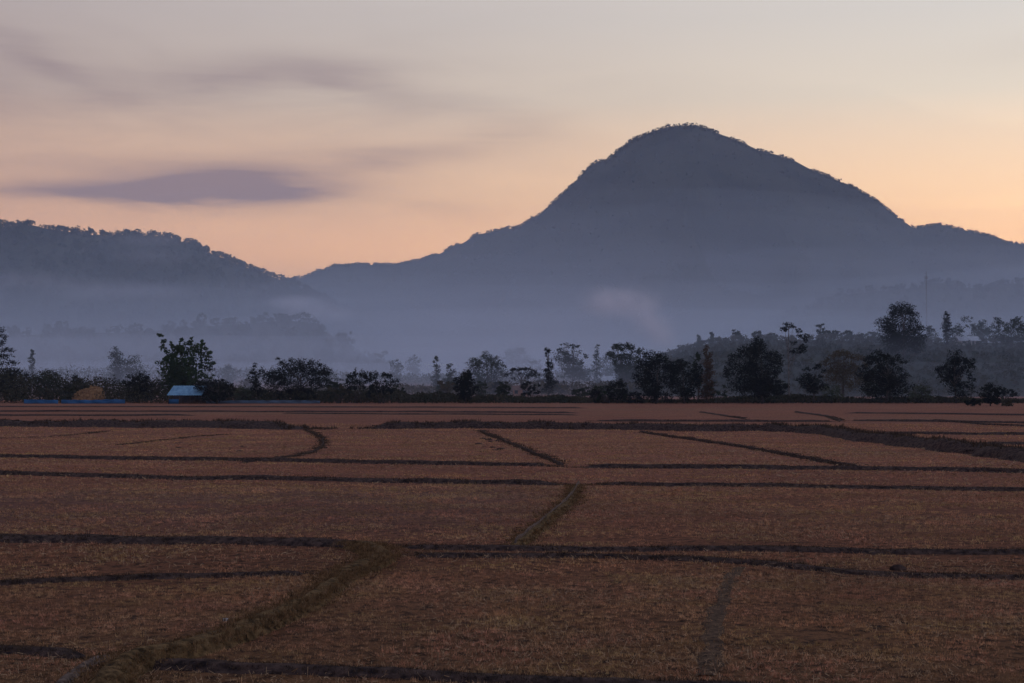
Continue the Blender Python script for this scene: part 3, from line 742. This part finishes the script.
T('feather_tree', 'grey tree with feathery upright sprays behind the small bushes', 628, 339, 520, 44, 'feather', 'leaf', dens=1.3, extra=[(628, 364, 16, 14), (630, 378, 16, 12)])
paddle_plant('banana_plant', 'small plant with splayed leaves between the two dark bushes', 607, 378, 350, 18, 14, 9)
T('bush', 'small round black bush left of the splayed leaf plant', 596, 389, 350, 12, 'round', 'leaf_dark', cat='bush', dens=1.5)
T('bush', 'dark bush right of the splayed leaf plant', 617, 379, 350, 28, 'round', 'leaf_dark', cat='bush', dens=1.2)
T('bush', 'low dark bush left of the great round tree', 636, 391, 348, 20, 'round', 'leaf_dark', cat='bush', dens=1.4)
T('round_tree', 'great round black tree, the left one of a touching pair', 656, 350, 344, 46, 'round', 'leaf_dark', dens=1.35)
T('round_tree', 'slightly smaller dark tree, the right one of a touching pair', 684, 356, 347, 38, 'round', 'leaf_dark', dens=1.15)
T('columnar_tree', 'narrow upright tree with reddish leaves', 707, 345, 352, 17, 'column', 'leaf_rust', dens=1.5)
T('tree', 'thin bare stemmed tree just left of the reddish upright tree', 698, 349, 370, 9, 'scrub', 'leaf', dens=1.5)
T('great_tree', 'biggest dark tree of the row with a lower lobe on its left', 762, 335, 346, 42, 'round', 'leaf_dark', dens=1.3,
  extra=[(737, 356, 8, 5), (732, 367, 7, 8), (742, 372, 10, 12), (748, 352, 10, 8), (727, 374, 4, 8), (745, 386, 20, 10), (765, 388, 24, 10)])
T('pine_tree', 'tall slender tree with bare trunk and boughs spread to the right', 789, 322, 372, 18, 'pine', 'leaf_dark', dens=1.5, trunk_w=1.5, bark='bark_pale',
  extra=[(789, 325, 6, 2.5), (785, 328, 4, 2), (793, 327, 4, 2), (803, 336, 7, 3), (799, 331, 4, 2.5), (797, 351, 9, 3.5), (803, 347, 5, 3), (794, 342, 4, 2), (785, 330, 4, 2), (806, 340, 4, 2)])
T('tree', 'dark round tree at the foot of the slender bare trunked tree', 813, 361, 352, 34, 'open', 'leaf_dark', dens=1.15)
T('umbrella_tree', 'grey brown tree with a tiered flat topped crown', 843, 347, 420, 48, 'umbrella', 'leaf_dry', dens=1.3, extra=[(843, 368, 16, 8), (850, 380, 16, 12), (835, 376, 12, 10)])
T('open_tree', 'dark tree with gaps in its crown, right of the flat topped tree', 886, 346, 350, 50, 'open', 'leaf_dark', dens=1.05, extra=[(886, 374, 20, 14), (880, 386, 20, 14), (897, 388, 18, 12), (870, 372, 9, 9)])
T('open_tree', 'dark tree with ragged side branches standing apart near the right', 956, 347, 352, 42, 'open', 'leaf_dark', dens=1.0, extra=[(956, 368, 9, 20), (944, 376, 9, 4), (968, 362, 8, 4), (958, 390, 14, 10)])
T('small_tree', 'little bushy tree in front of the rest at the far right', 990, 382, 305, 24, 'round', 'leaf_dark', dens=1.3)
T('bush', 'tiny low bush right of the little tree at the far right', 1006, 398, 300, 13, 'round', 'leaf_dry', cat='bush', dens=1.4)
T('bush', 'tiny low bush left of the little tree at the far right', 972, 399, 300, 15, 'scrub', 'leaf_dark', cat='bush', dens=2)
T('bush', 'pale green bush between the two dark open crowned trees', 920, 385, 356, 34, 'round', 'leaf_pale', cat='bush', dens=.9)
T('bush', 'pale bush under the grey brown flat topped tree', 832, 384, 356, 24, 'round', 'leaf_pale', cat='bush', dens=.8)
T('bush', 'olive bush between the little shed bush and the slim dark tree', 243, 384, 354, 18, 'round', 'leaf_pale', cat='bush', dens=.9)
T('bush', 'greenish bush above the left end of the blue fence', 48, 369, 372, 34, 'round', 'leaf', cat='bush', dens=1.1)
T('bush', 'dark bush just left of the haystack top', 76, 374, 372, 22, 'round', 'leaf_dark', cat='bush', dens=1.1)
T('bush', 'dark bush growing left of the shed behind the end of the blue fence', 138, 371, 362, 36, 'round', 'leaf_dark', cat='bush', dens=1.1)
T('bush', 'dark hedge bush at the left edge below the tiered tree', 12, 369, 372, 40, 'round', 'leaf_dark', cat='bush', dens=1.1)
T('tree', 'faint round tree above the bush right of the shed', 229, 362, 620, 16, 'round', 'leaf')
# trees on the rise at the right
T('great_tree', 'large grey tree crowning the rise at the right', 904, 300, 570, 48, 'round', 'leaf_dark', dens=1.4, on=rise, extra=[(885, 325, 9, 9), (902, 309, 12, 8), (888, 335, 10, 12), (922, 335, 8, 12), (906, 340, 20, 12)])
T('tree', 'pale pointed tree right of the large grey tree', 931, 325, 690, 17, 'oval', 'leaf', on=rise)
T('topped_tree', 'slim tree with a paddle shaped head on the rise', 947, 311, 620, 10, 'oval', 'leaf_dark', on=rise, dens=1.5)
T('round_tree', 'round grey tree right of the paddle headed tree', 957, 323, 640, 17, 'round', 'leaf', on=rise, dens=1.2)
T('broad_tree', 'tall pale tree above the light roofed house', 980, 317, 690, 28, 'open', 'leaf', on=rise, dens=1.4, extra=[(980, 332, 10, 9), (968, 319, 7, 3)])
T('broad_tree', 'bushy greenish tree at the far right of the rise', 1011, 318, 620, 38, 'round', 'leaf', on=rise, dens=1.3, extra=[(998, 321, 5, 4), (1018, 320, 6, 4)])
T('tree', 'misty tree low on the rise left of the large grey tree', 873, 331, 690, 20, 'open', 'leaf', on=rise, dens=1.2)
for q, (x, tp, wd, kd) in enumerate([(699, 333, 5, 'spiky'), (712, 330, 6, 'spiky'), (736, 326, 8, 'open'), (757, 328, 10, 'round'), (772, 330, 12, 'round'), (832, 326, 15, 'open'), (848, 328, 14, 'open'), (821, 321, 8, 'layered'), (860, 330, 10, 'round')]):
    T('ridge_tree', ['first small spike of a tree on the ridge right of the reddish tree', 'second small spiky tree along the hazy ridge', 'small forked tree on the ridge left of the biggest dark tree',
       'rounded tree peeping over the top of the biggest dark tree', 'low rounded ridge tree between biggest and slender trees', 'loose pale tree on the ridge right of the slender pine',
       'second loose pale tree along the right ridge line', 'thin pale tree beside the head of the slender pine', 'low ridge tree left of the dip before the large grey tree'][q],
      x, tp + 2.5, 668, wd * 1.2, kd, 'leaf', on=rise, dens=1.6, group='small trees along the rise')
# trees of the misty foothill on the left
for q, (x, tp, Yd, wd, kd) in enumerate([(305, 311, 1200, 20, 'round'), (319, 325, 1120, 17, 'round'), (344, 325, 1080, 22, 'open'), (327, 336, 1000, 18, 'round'), (285, 315, 1210, 18, 'open')]):
    T('hill_tree', ['highest faint tree on the tip of the misty foothill', 'faint tree stepping down from the foothill tip', 'faint broad tree furthest right on the misty foothill',
       'faintest low tree below the foothill tip', 'faint loose tree left of the foothill tip'][q], x, tp, Yd, wd, kd, 'leaf', dens=1.2,
      on=lambda px, Y: max(float(gz((px - 512) / FPX * Y, Y)), float(SPUR.pos(np.array([float(px)]), np.array([1 - (SPUR.Yr - Y) / SPUR.wf]))[0, 2])), group='trees on the misty foothill')

# low shrubs filling the gaps behind the front rank
rq = random.Random(21)
for q in range(40):
    x = rq.choice([rq.uniform(60, 250), rq.uniform(330, 640), rq.uniform(400, 640), rq.uniform(700, 1020)]); Yq = rq.uniform(385, 520); k_ = rq.choice(['round', 'open', 'scrub', 'open'])
    hp = rq.uniform(9, 24) * 380 / Yq; zb_ = float(gz((x - 512) / FPX * Yq, Yq)); topq = HOR - (zb_ - CAM_H) / Yq * FPX - hp
    T('shrub', 'low misty shrub among the thickets behind the front row of trees', x, topq, Yq, rq.uniform(14, 30), k_, rq.choice(['leaf', 'leaf_dark', 'leaf_dry', 'leaf']), dens=1.2, cat='shrub', group='shrubs behind the front trees')
rng = np.random.default_rng(5)
# the tangled hedge along the far edge of the fields
def hedge(name, label, prof, Y0, Y1, n, mat, leaf=.5, clump=1.0, gap=.25, seed=3):
    p = np.array(prof, float)
    px = rng.uniform(p[0, 0], p[-1, 0], n); Y = rng.uniform(Y0, Y1, n)
    s = Y / FPX; X = (px - 512) * s
    keep = fbm(X / 5 * clump, Y / 6, seed, 3) > gap; px, Y, s, X = px[keep], Y[keep], s[keep], X[keep]
    hm = np.interp(px, p[:, 0], p[:, 1]); H = np.maximum(CAM_H + (HOR - hm) * s - gz(X, Y), .5) * (.45 + .8 * fbm(X / 3.2 * clump, Y / 5, seed + 6, 3))
    z = gz(X, Y) + H * rng.uniform(0, 1, len(X)) ** .8
    v, f = leaf_quads(np.stack([X, Y, z], -1), leaf * rng.uniform(.5, 1.4, len(X)), .1, 1.3)
    return tag(link_mesh(name, v, f, M[mat]), label, None, 'stuff')
hedge('undergrowth', 'dark tangled undergrowth along the far edge of the fields',
      [(-140, 366), (0, 368), (70, 371), (110, 377), (165, 376), (215, 382), (245, 388), (330, 389), (390, 388), (412, 395), (440, 392), (470, 397), (505, 394), (530, 398), (560, 394), (590, 398), (610, 400), (700, 400), (740, 396), (790, 394), (840, 397), (870, 399), (920, 395), (1000, 400), (1024, 399), (1160, 397)],
      356, 384, 85000, 'scrub', .45)
hedge('undergrowth', 'olive and brown weeds in front of the far trees',
      [(-140, 389), (60, 387), (165, 388), (250, 392), (400, 391), (560, 396), (700, 399), (830, 396), (900, 397), (1000, 398), (1030, 399), (1160, 398)], 348, 360, 17000, 'scrub', .45, 1.4, .38, 9)
hedge('undergrowth', 'misty hedges dividing the fields behind the front trees', [(300, 386), (420, 384), (520, 381), (640, 380)], 470, 500, 9000, 'leaf_dry', .7, .6, .36, 15)
hedge('undergrowth', 'farthest misty hedges beyond the front trees', [(-100, 370), (60, 367), (180, 366), (260, 368), (420, 374), (560, 368), (650, 364)], 620, 700, 22000, 'leaf', .8, .5, .35, 21)

# ================================================================== BUILT THINGS
def mat_plain(name, a, b, scale=2.0, rough=.7, spec=.3, stretch=None, bump=None):
    M[name] = surf(name, two(a, b, scale, stretch=stretch), rough, spec, bump)
mat_plain('roof_blue', (.075, .20, .30), (.17, .33, .43), 1.2, .45, .5, (1, 1, .4))
mat_plain('tarp_blue', (.004, .072, .175), (.010, .11, .25), .6, .5, .4)
mat_plain('tarp_grey', (.05, .085, .12), (.08, .12, .16), .5, .6, .3)
mat_plain('wood', (.05, .038, .03), (.12, .09, .065), 3, .9, .1, (6, 6, 1))
mat_plain('board', (.045, .04, .045), (.10, .08, .075), 2, .9, .1, (8, 1, 1))
mat_plain('hay', (.25, .135, .06), (.48, .28, .13), 1.6, .95, .1, None, (5, .9, .2))
mat_plain('wall_pale', (.30, .26, .24), (.42, .37, .34), .6, .9, .1)
mat_plain('wall_rust', (.28, .13, .075), (.38, .19, .12), .8, .9, .1)
mat_plain('roof_grey', (.30, .31, .33), (.46, .47, .50), .9, .5, .4)
mat_plain('roof_rust', (.10, .06, .05), (.18, .10, .075), .9, .8, .2)
mat_plain('dark_opening', (.012, .012, .014), (.02, .02, .022), 1, .5, .4)
mat_plain('steel', (.16, .15, .16), (.30, .28, .28), 1.5, .5, .5)
mat_plain('white_rag', (.22, .19, .16), (.36, .32, .27), 6, .9, .1)

def corrugated(w_, run, z0, z1, amp=.04, pitch=.28, sgn=-1, y0=0.0):
    """a ribbed roof slope from the eave (z0) to the ridge (z1)"""
    n = int(w_ / pitch * 4); x = np.linspace(-w_ / 2, w_ / 2, n); a = amp * np.sin(x / pitch * 2 * np.pi)
    rows = 6; V = []
    for q in range(rows):
        f = q / (rows - 1)
        V.append(np.stack([x, np.full(n, y0 + sgn * run * (1 - f)), z0 + (z1 - z0) * f + a + .015 * math.sin(q * 2.1)], -1))
    V = np.concatenate(V); Vb = V - np.array([0, 0, .03])
    i, j = np.meshgrid(np.arange(rows - 1), np.arange(n - 1), indexing='ij')
    f = np.stack([i * n + j, i * n + j + 1, (i + 1) * n + j + 1, (i + 1) * n + j], -1).reshape(-1, 4)
    return np.concatenate([V, Vb]), np.concatenate([f, f[:, ::-1] + len(V)])
# open field shed with a light blue ribbed roof
Ys = 344.0; s_ = Ys / FPX; p = at(187, 400, Ys)
shed = empty('field_shed', (p[0], Ys, float(gz(p[0], Ys))), 'open field shed with a light blue corrugated roof under the ragged leaf clump', 'shed')
v, f = corrugated(8.4, 3.0, 2.05, 4.35, .06, .6); v[:, 0] += v[:, 1] * -.0 + (v[:, 2] - 2.05) * .42
link_mesh('roof', v, f, M['roof_blue'], shed)
v, f = corrugated(8.4, 2.6, 2.2, 4.35, sgn=1); v[:, 0] += (v[:, 2] - 2.15) * .42
link_mesh('roof', v, f, M['roof_blue'], shed)
for x in (-3.9, -1.3, 1.3, 3.9):
    for y in (-2.5, 2.2):
        m = MB(); m.tube([(x, y, 0), (x + .04, y, 1.2), (x, y, 2.45)], .09, 7); m.build('post', M['wood'], shed)
for y, z in ((-2.55, 2.16), (2.25, 2.36)): m = MB(); m.box((0, y, z), (8.2, .12, .14)); m.build('beam', M['wood'], shed)
m = MB(); m.box((0, 2.32, 1.1), (8.0, .06, 2.1)); m.build('back_wall', M['board'], shed)
m = MB(); m.box((-2.7, -2.35, .55), (2.5, .05, 1.1)); m.build('side_panel', M['tarp_blue'], shed)
# haystack
Yh = 352.0; p = at(88, 399, Yh); s_ = Yh / FPX
hs = empty('haystack', (p[0], Yh, float(gz(p[0], Yh))), 'rounded orange brown haystack behind the bright blue fence', 'haystack')
u = np.linspace(0, 2 * np.pi, 49)[:-1]; tt = np.linspace(0, 1, 16)
U, Tt = np.meshgrid(u, tt); rad = np.cos(Tt * np.pi / 2) ** .55
hx = 4.0 * rad * np.cos(U) * (1 + .10 * (fbm(U * 2, Tt * 4, 5) - .5)); hx = hx + .75 * Tt; hy = 2.6 * rad * np.sin(U)
hz = 3.6 * np.sin(Tt * np.pi / 2) * (1 + .22 * (fbm(U * 1.6 + 5, Tt * 3, 9) - .5)) * (1 - .10 * np.cos(U + 2.8))
i, j = np.meshgrid(np.arange(15), np.arange(48), indexing='ij'); j2 = (j + 1) % 48
f = np.stack([i * 48 + j, i * 48 + j2, (i + 1) * 48 + j2, (i + 1) * 48 + j], -1).reshape(-1, 4)
link_mesh('stack', np.stack([hx, hy, hz], -1).reshape(-1, 3), f, M['hay'], hs, smooth=True)
pts = np.stack([hx, hy, hz], -1).reshape(-1, 3); pts = pts[rng.integers(0, len(pts), 2600)] + rng.normal(0, .16, (2600, 3)); pts[:, 2] = np.maximum(pts[:, 2], .05)
v, f = leaf_quads(pts, rng.uniform(.15, .5, 2600), .3, 1.6); link_mesh('loose_straw', v, f, M['hay'], hs)
# fences of sheeting
def sheet_fence(label, x0, x1, Y, h, mat, seed, gaps=()):
    a, b = at(x0, 399, Y)[0], at(x1, 399, Y)[0]; c = (a + b) / 2
    root = empty('sheet_fence', (c, Y, float(gz(c, Y))), label, 'fence')
    n = int((b - a) / .35); x = np.linspace(a - c, b - c, n); V = []
    zr = np.linspace(0, 1, 6)
    for zq in zr:
        y = .10 * np.sin(x * 1.7 + zq * 2) + .12 * (fbm(x * .9, x * 0 + zq * 2, seed, 3) - .5) * 2
        top = h * (.88 + .26 * fbm(x * .22, x * 0, seed + 3, 3)) - .10 * np.abs(np.sin(x * np.pi / 2.5))
        V.append(np.stack([x, y, .03 + top * zq], -1))
    V = np.concatenate(V); i, j = np.meshgrid(np.arange(5), np.arange(n - 1), indexing='ij')
    f = np.stack([i * n + j, i * n + j + 1, (i + 1) * n + j + 1, (i + 1) * n + j], -1).reshape(-1, 4)
    px_ = 512 + (V[f[:, 0], 0] + c) * FPX / Y
    for g0, g1 in gaps: f, px_ = f[~((px_ > g0) & (px_ < g1))], px_[~((px_ > g0) & (px_ < g1))]
    o = link_mesh('sheeting', V, f, M[mat], root, smooth=True)
    sol = o.modifiers.new('thick', 'SOLIDIFY'); sol.thickness = .015
    for xp in np.arange(a - c, b - c + .1, 2.5):
        m = MB(); m.tube([(xp, .2, 0), (xp + rng.uniform(-.05, .05), .2, h * 1.12)], .045, 6); m.build('post', M['wood'], root)
    return root
sheet_fence('bright blue plastic sheet fence in front of the haystack', 24, 125, 343, 1.0, 'tarp_blue', 4, [(58.5, 61)])
sheet_fence('dull grey blue sheet fence below the broad bushy tree', 206, 320, 345, .8, 'tarp_grey', 8)

def house(name, label, cx, Y, w_, d_, hw, hr, wall, roof, on=None, ang=0.0):
    X = (cx - 512) / FPX * Y; z = float(gz(X, Y)) if on is None else on(cx, Y)
    root = empty(name, (X, Y, z), label, 'house'); root.rotation_euler[2] = ang
    m = MB(); m.box((0, 0, hw / 2), (w_, d_, hw))
    m.add([(-w_ / 2, -d_ / 2, hw), (-w_ / 2, d_ / 2, hw), (-w_ / 2, 0, hw + hr), (w_ / 2, -d_ / 2, hw), (w_ / 2, d_ / 2, hw), (w_ / 2, 0, hw + hr)], None, [(0, 2, 1), (3, 4, 5)])
    m.build('wall', M[wall], root)
    for sg in (-1, 1):
        v, f = corrugated(w_ + 1.0, d_ / 2 + .6, hw - hr * .6 / (d_ / 2) + .08, hw + hr + .08, .03, .3, sg); link_mesh('roof', v, f, M[roof], root)
    m = MB(); m.box((w_ * .18, -d_ / 2 - .02, 1.0), (.95, .08, 2.0)); m.build('door', M['dark_opening'], root)
    for x in (-.3, .38):
        m = MB(); m.box((w_ * x, -d_ / 2 - .02, 1.45), (1.1, .08, 1.0)); wn = m.build('window', M['dark_opening'], root)
        m = MB(); m.box((w_ * x, -d_ / 2 - .05, 1.98), (1.3, .10, .10)); m.build('lintel', M['wood'], wn)
        m = MB(); m.box((w_ * x, -d_ / 2 - .05, .92), (1.3, .12, .10)); m.build('sill', M['wood'], wn)
    return root
house('hut', 'brown walled hut under the low flat spreading tree', 521, 462, 5.2, 4, 2.3, 1.2, 'wall_rust', 'roof_rust')
house('hut', 'small brown walled hut right of the spiky topped tall tree', 553, 520, 4.4, 3.5, 2.2, 1.0, 'wall_rust', 'roof_rust')
house('farmhouse', 'long low farmhouse with a pale roof behind the feathery tree', 603, 610, 9.5, 6, 2.6, 1.8, 'wall_pale', 'roof_grey')
house('farmhouse', 'light roofed house on the rise below the tall pale tree', 967, 640, 9.5, 6, 2.4, 1.8, 'wall_pale', 'roof_grey', on=rise, ang=.12)
# radio mast
Xm, Ym = (927 - 512) / FPX * 900, 900.0
hm_ = at(927, 264, Ym)[2]; zm = float(gz(Xm, Ym))
mast = empty('radio_mast', (Xm, Ym, zm), 'thin faint lattice radio mast rising out of the mist at right', 'mast')
m = MB(); Ht = hm_ - zm; cr = [(.42, -.24), (-.42, -.24), (0, .48)]
for (x, y) in cr: m.tube([(x, y, 0), (x * .45, y * .45, Ht * .93)], .05, 5)
lv = np.linspace(0, Ht * .93, 44)
for q in range(len(lv) - 1):
    f0, f1 = 1 - .55 * lv[q] / (Ht * .93), 1 - .55 * lv[q + 1] / (Ht * .93)
    for e in range(3):
        a, b = cr[e], cr[(e + 1) % 3]
        m.tube([(a[0] * f0, a[1] * f0, lv[q]), (b[0] * f1, b[1] * f1, lv[q + 1])], .022, 4)
m.build('lattice', M['steel'], mast)
m = MB(); m.tube([(0, 0, Ht * .92), (0, 0, Ht)], .06, 5); m.build('antenna', M['steel'], mast)
for q, a in enumerate((.4, 2.5, 4.6)):
    m = MB(); m.box((math.cos(a) * .75, math.sin(a) * .75, Ht * .88), (.3, .16, 2.0), a); m.build('panel_antenna', M['steel'], mast)
# small things in the fields
def clod(name, label, px, py, w_, h_, mat, seed, cat):
    q = on_field(px, py); rr = np.random.default_rng(seed)
    uu = np.linspace(0, 2 * np.pi, 15)[:-1]; t_ = np.linspace(0, 1, 6); A, B_ = np.meshgrid(uu, t_)
    r_ = np.cos(B_ * np.pi / 2) ** .7 * (1 + .45 * (fbm(A * 1.5, B_ * 3, seed) - .5))
    v = np.stack([w_ / 2 * r_ * np.cos(A), w_ / 3 * r_ * np.sin(A), h_ * np.sin(B_ * np.pi / 2) * (1 + .5 * (fbm(A * 2, B_ * 2, seed + 3) - .5))], -1).reshape(-1, 3)
    i, j = np.meshgrid(np.arange(5), np.arange(14), indexing='ij'); j2 = (j + 1) % 14
    f = np.stack([i * 14 + j, i * 14 + j2, (i + 1) * 14 + j2, (i + 1) * 14 + j], -1).reshape(-1, 4)
    o = link_mesh(name, v, f, mat, smooth=True); o.location = (q[0], q[1], float(gz(q[0], q[1])) - .02)
    return tag(o, label, cat)
o = clod('earth_mound', 'small dark heap of earth on the near right bund', 898, 571.5, .40, .13, M['bund'], 3, 'mound')
o.location.z += .10
o = clod('white_rag', 'small white scrap lying at the top of the grassy bank', 226, 627, .16, .05, M['white_rag'], 4, 'litter'); o.location.z += .12
rr = random.Random(4)
spots = [(477 + rr.uniform(0, 26), 438 + rr.uniform(0, 15)) for _ in range(16)]
for q, (x, y) in enumerate(spots):
    o = clod('straw_heap', 'small dark straw heap in the cluster beside the slanting bund in the centre field', x, y, rr.uniform(.2, .7), rr.uniform(.06, .15), M['bund'], 20 + q, 'heap'); o['group'] = 'dark straw heaps in the centre field'
spots = [(175 + rr.uniform(0, 88), 440 + rr.uniform(0, 12)) for _ in range(12)]
for q, (x, y) in enumerate(spots):
    o = clod('straw_heap', 'small dark straw heap in the left field before the tall weedy bund', x, y, rr.uniform(.2, .5), rr.uniform(.05, .12), M['bund'], 60 + q, 'heap'); o['group'] = 'dark straw heaps in the left field'

# ------------------------------------------------------------------ air: even haze and the valley mist
def volmat(name, color, density, aniso=0.0):
    m = bpy.data.materials.new(name); m.use_nodes = True; m.node_tree.nodes.clear()
    t = NT(m.node_tree); out = t.new('ShaderNodeOutputMaterial'); v = t.new('ShaderNodeVolumePrincipled')
    v.inputs['Color'].default_value = (*color, 1); v.inputs['Density'].default_value = density; v.inputs['Anisotropy'].default_value = aniso
    t.l.new(v.outputs[0], out.inputs['Volume'])
    return m
mb = MB(); mb.box((0, 2150, 340), (12600, 7500, 760))
tag(mb.build('haze', volmat('haze_air', (.64, .76, .98), 0.82e-4)), 'thin blue haze filling the valley air', None, 'stuff')

def mist(label, tops, x0, x1, y0, y1, color, density, seed, ramp=700, px=90, py=60):
    xs_ = np.linspace(x0, x1, px); ys_ = np.linspace(y0, y1, py); X, Y = np.meshgrid(xs_, ys_)
    e = sstep(0, ramp, Y - y0) * sstep(0, (x1 - x0) * .08, X - x0) * sstep(0, (x1 - x0) * .08, x1 - X) * sstep(0, 300, y1 - Y)
    H = tops * (.55 + .9 * fbm(X / 420, Y / 420, seed, 3)) * e
    zb = gz(X, Y) - 4.0
    top = np.stack([X, Y, np.maximum(gz(X, Y) + H, zb + .5)], -1).reshape(-1, 3); bot = np.stack([X, Y, zb], -1).reshape(-1, 3)
    n = px; N = px * py
    i, j = np.meshgrid(np.arange(py - 1), np.arange(px - 1), indexing='ij')
    f = np.stack([i * n + j, i * n + j + 1, (i + 1) * n + j + 1, (i + 1) * n + j], -1).reshape(-1, 4)
    ring = np.concatenate([np.arange(px), np.arange(1, py) * n + px - 1, (py - 1) * n + np.arange(px - 2, -1, -1), np.arange(py - 2, 0, -1) * n])
    r2 = np.roll(ring, -1); side = np.stack([ring, ring + N, r2 + N, r2], -1)
    o = link_mesh('mist', np.concatenate([top, bot]), np.concatenate([f, f[:, ::-1] + N, side]), volmat('mist_air', color, density), smooth=True)
    return tag(o, label, None, 'stuff')
LAYERS = [(10, 11e-4, 384, 120), (19, 9e-4, 392, 170), (30, 6.5e-4, 400, 240), (46, 4.5e-4, 420, 320), (72, 3.6e-4, 450, 450), (120, 2.1e-4, 500, 700), (200, 1.6e-4, 560, 1000), (340, 1.3e-4, 620, 1400)]
for q, (top_, den, y0_, rmp) in enumerate(LAYERS):
    mist(['lowest dense mist lying on the valley floor', 'ground mist drifting between the rear trees', 'low blue mist behind the trees', 'mist as high as the tallest trees',
          'mist over the foothills', 'mist filling the valley below the mountain', 'thin mist half way up the hills', 'thinnest mist rising against the mountain'][q],
         top_, -1700 - 260 * q, 1700 + 260 * q, y0_, 2700 + 80 * q, (.80, .89, 1.0), den, 5 + 3 * q, rmp)
def puff(name, label, px, py, Y, rx, ry, density, seed, tilt=0.0, color=(.90, .86, .93)):
    c = at(px, py, Y); s = Y / FPX; n1, n2 = 40, 24
    U, Vv = np.meshgrid(np.linspace(0, 2 * np.pi, n1 + 1)[:-1], np.linspace(-np.pi / 2, np.pi / 2, n2))
    r = 1 + .9 * (fbm(np.cos(U) * 1.7 + 5 + np.sin(Vv) * 1.3, np.sin(U) * 1.7 + 8 + np.sin(Vv) * 1.1, seed, 4) - .5)
    x = rx * s * r * np.cos(Vv) * np.cos(U); y = max(rx, ry) * s * .8 * r * np.cos(Vv) * np.sin(U); z = ry * s * r * np.sin(Vv)
    x, z = x + z * tilt, z
    i, j = np.meshgrid(np.arange(n2 - 1), np.arange(n1), indexing='ij'); j2 = (j + 1) % n1
    f = np.stack([i * n1 + j, i * n1 + j2, (i + 1) * n1 + j2, (i + 1) * n1 + j], -1).reshape(-1, 4)
    return np.stack([x + c[0], y + c[1], z + c[2]], -1).reshape(-1, 3), f
def wispmat(name, color, density, scale, seed):
    """uneven smoke: thins to nothing at the edge of its envelope, torn by noise"""
    m = bpy.data.materials.new(name); m.use_nodes = True; m.node_tree.nodes.clear()
    t = NT(m.node_tree); out = t.new('ShaderNodeOutputMaterial'); v = t.new('ShaderNodeVolumePrincipled')
    tc_ = t.new('ShaderNodeTexCoord')
    vm = t.new('ShaderNodeVectorMath', operation='SUBTRACT'); t.l.new(tc_.outputs['Generated'], vm.inputs[0]); vm.inputs[1].default_value = (.5, .5, .5)
    ln = t.new('ShaderNodeVectorMath', operation='LENGTH'); t.l.new(vm.outputs[0], ln.inputs[0])
    fall = t.m('MULTIPLY_ADD', ln.outputs['Value'], -2.0, 1.0, clamp=True); fall = t.m('MULTIPLY', fall, fall)
    ofs = t.new('ShaderNodeVectorMath', operation='ADD'); t.l.new(tc_.outputs['Object'], ofs.inputs[0]); ofs.inputs[1].default_value = (seed * 13.7, seed * 5.1, 0)
    nz_ = t.noise(ofs.outputs[0], scale, 4, .6, .8)
    d = t.m('MULTIPLY', t.m('MULTIPLY', fall, t.m('MULTIPLY_ADD', nz_, 3.2, -1.05, clamp=True)), density)
    v.inputs['Color'].default_value = (*color, 1); t.put(v.inputs['Density'], d)
    t.l.new(v.outputs[0], out.inputs['Volume']); m.cycles.homogeneous_volume = False if hasattr(m.cycles, 'homogeneous_volume') else None
    return m
def cloudlet(name, label, specs, density, color, scale):
    for sp_ in specs:
        v, f = puff(name, label, *sp_[:5], density, *sp_[5:], color=color)
        c = v.mean(0)
        o = link_mesh(name, v - c, f, wispmat(name + '_air', color, density, scale, sp_[5]), smooth=True); o.location = c
        tag(o, label, None, 'stuff')
cloudlet('mist', 'pale wisp of mist behind the tip of the foothill', [(322, 313, 1620, 50, 13, 3), (296, 303, 1640, 44, 9, 6)], 7e-2, (.99, .93, .95), .02)
cloudlet('mist', 'thin wisps of mist lying across the left hill', [(30, 281, 1480, 90, 11, 11), (150, 256, 1500, 60, 14, 14), (150, 240, 1500, 65, 8, 15), (120, 291, 1480, 100, 12, 18)], 1.1e-2, (.97, .93, .97), .012)
cloudlet('smoke', 'thin column of smoke drifting up left behind the great round tree', [(662, 338, 700, 22, 26, 31, -.35), (650, 320, 705, 26, 26, 32, -.4), (636, 304, 712, 34, 22, 34, -.3), (612, 302, 720, 44, 18, 35)], 1.3e-1, (.99, .95, .97), .06)
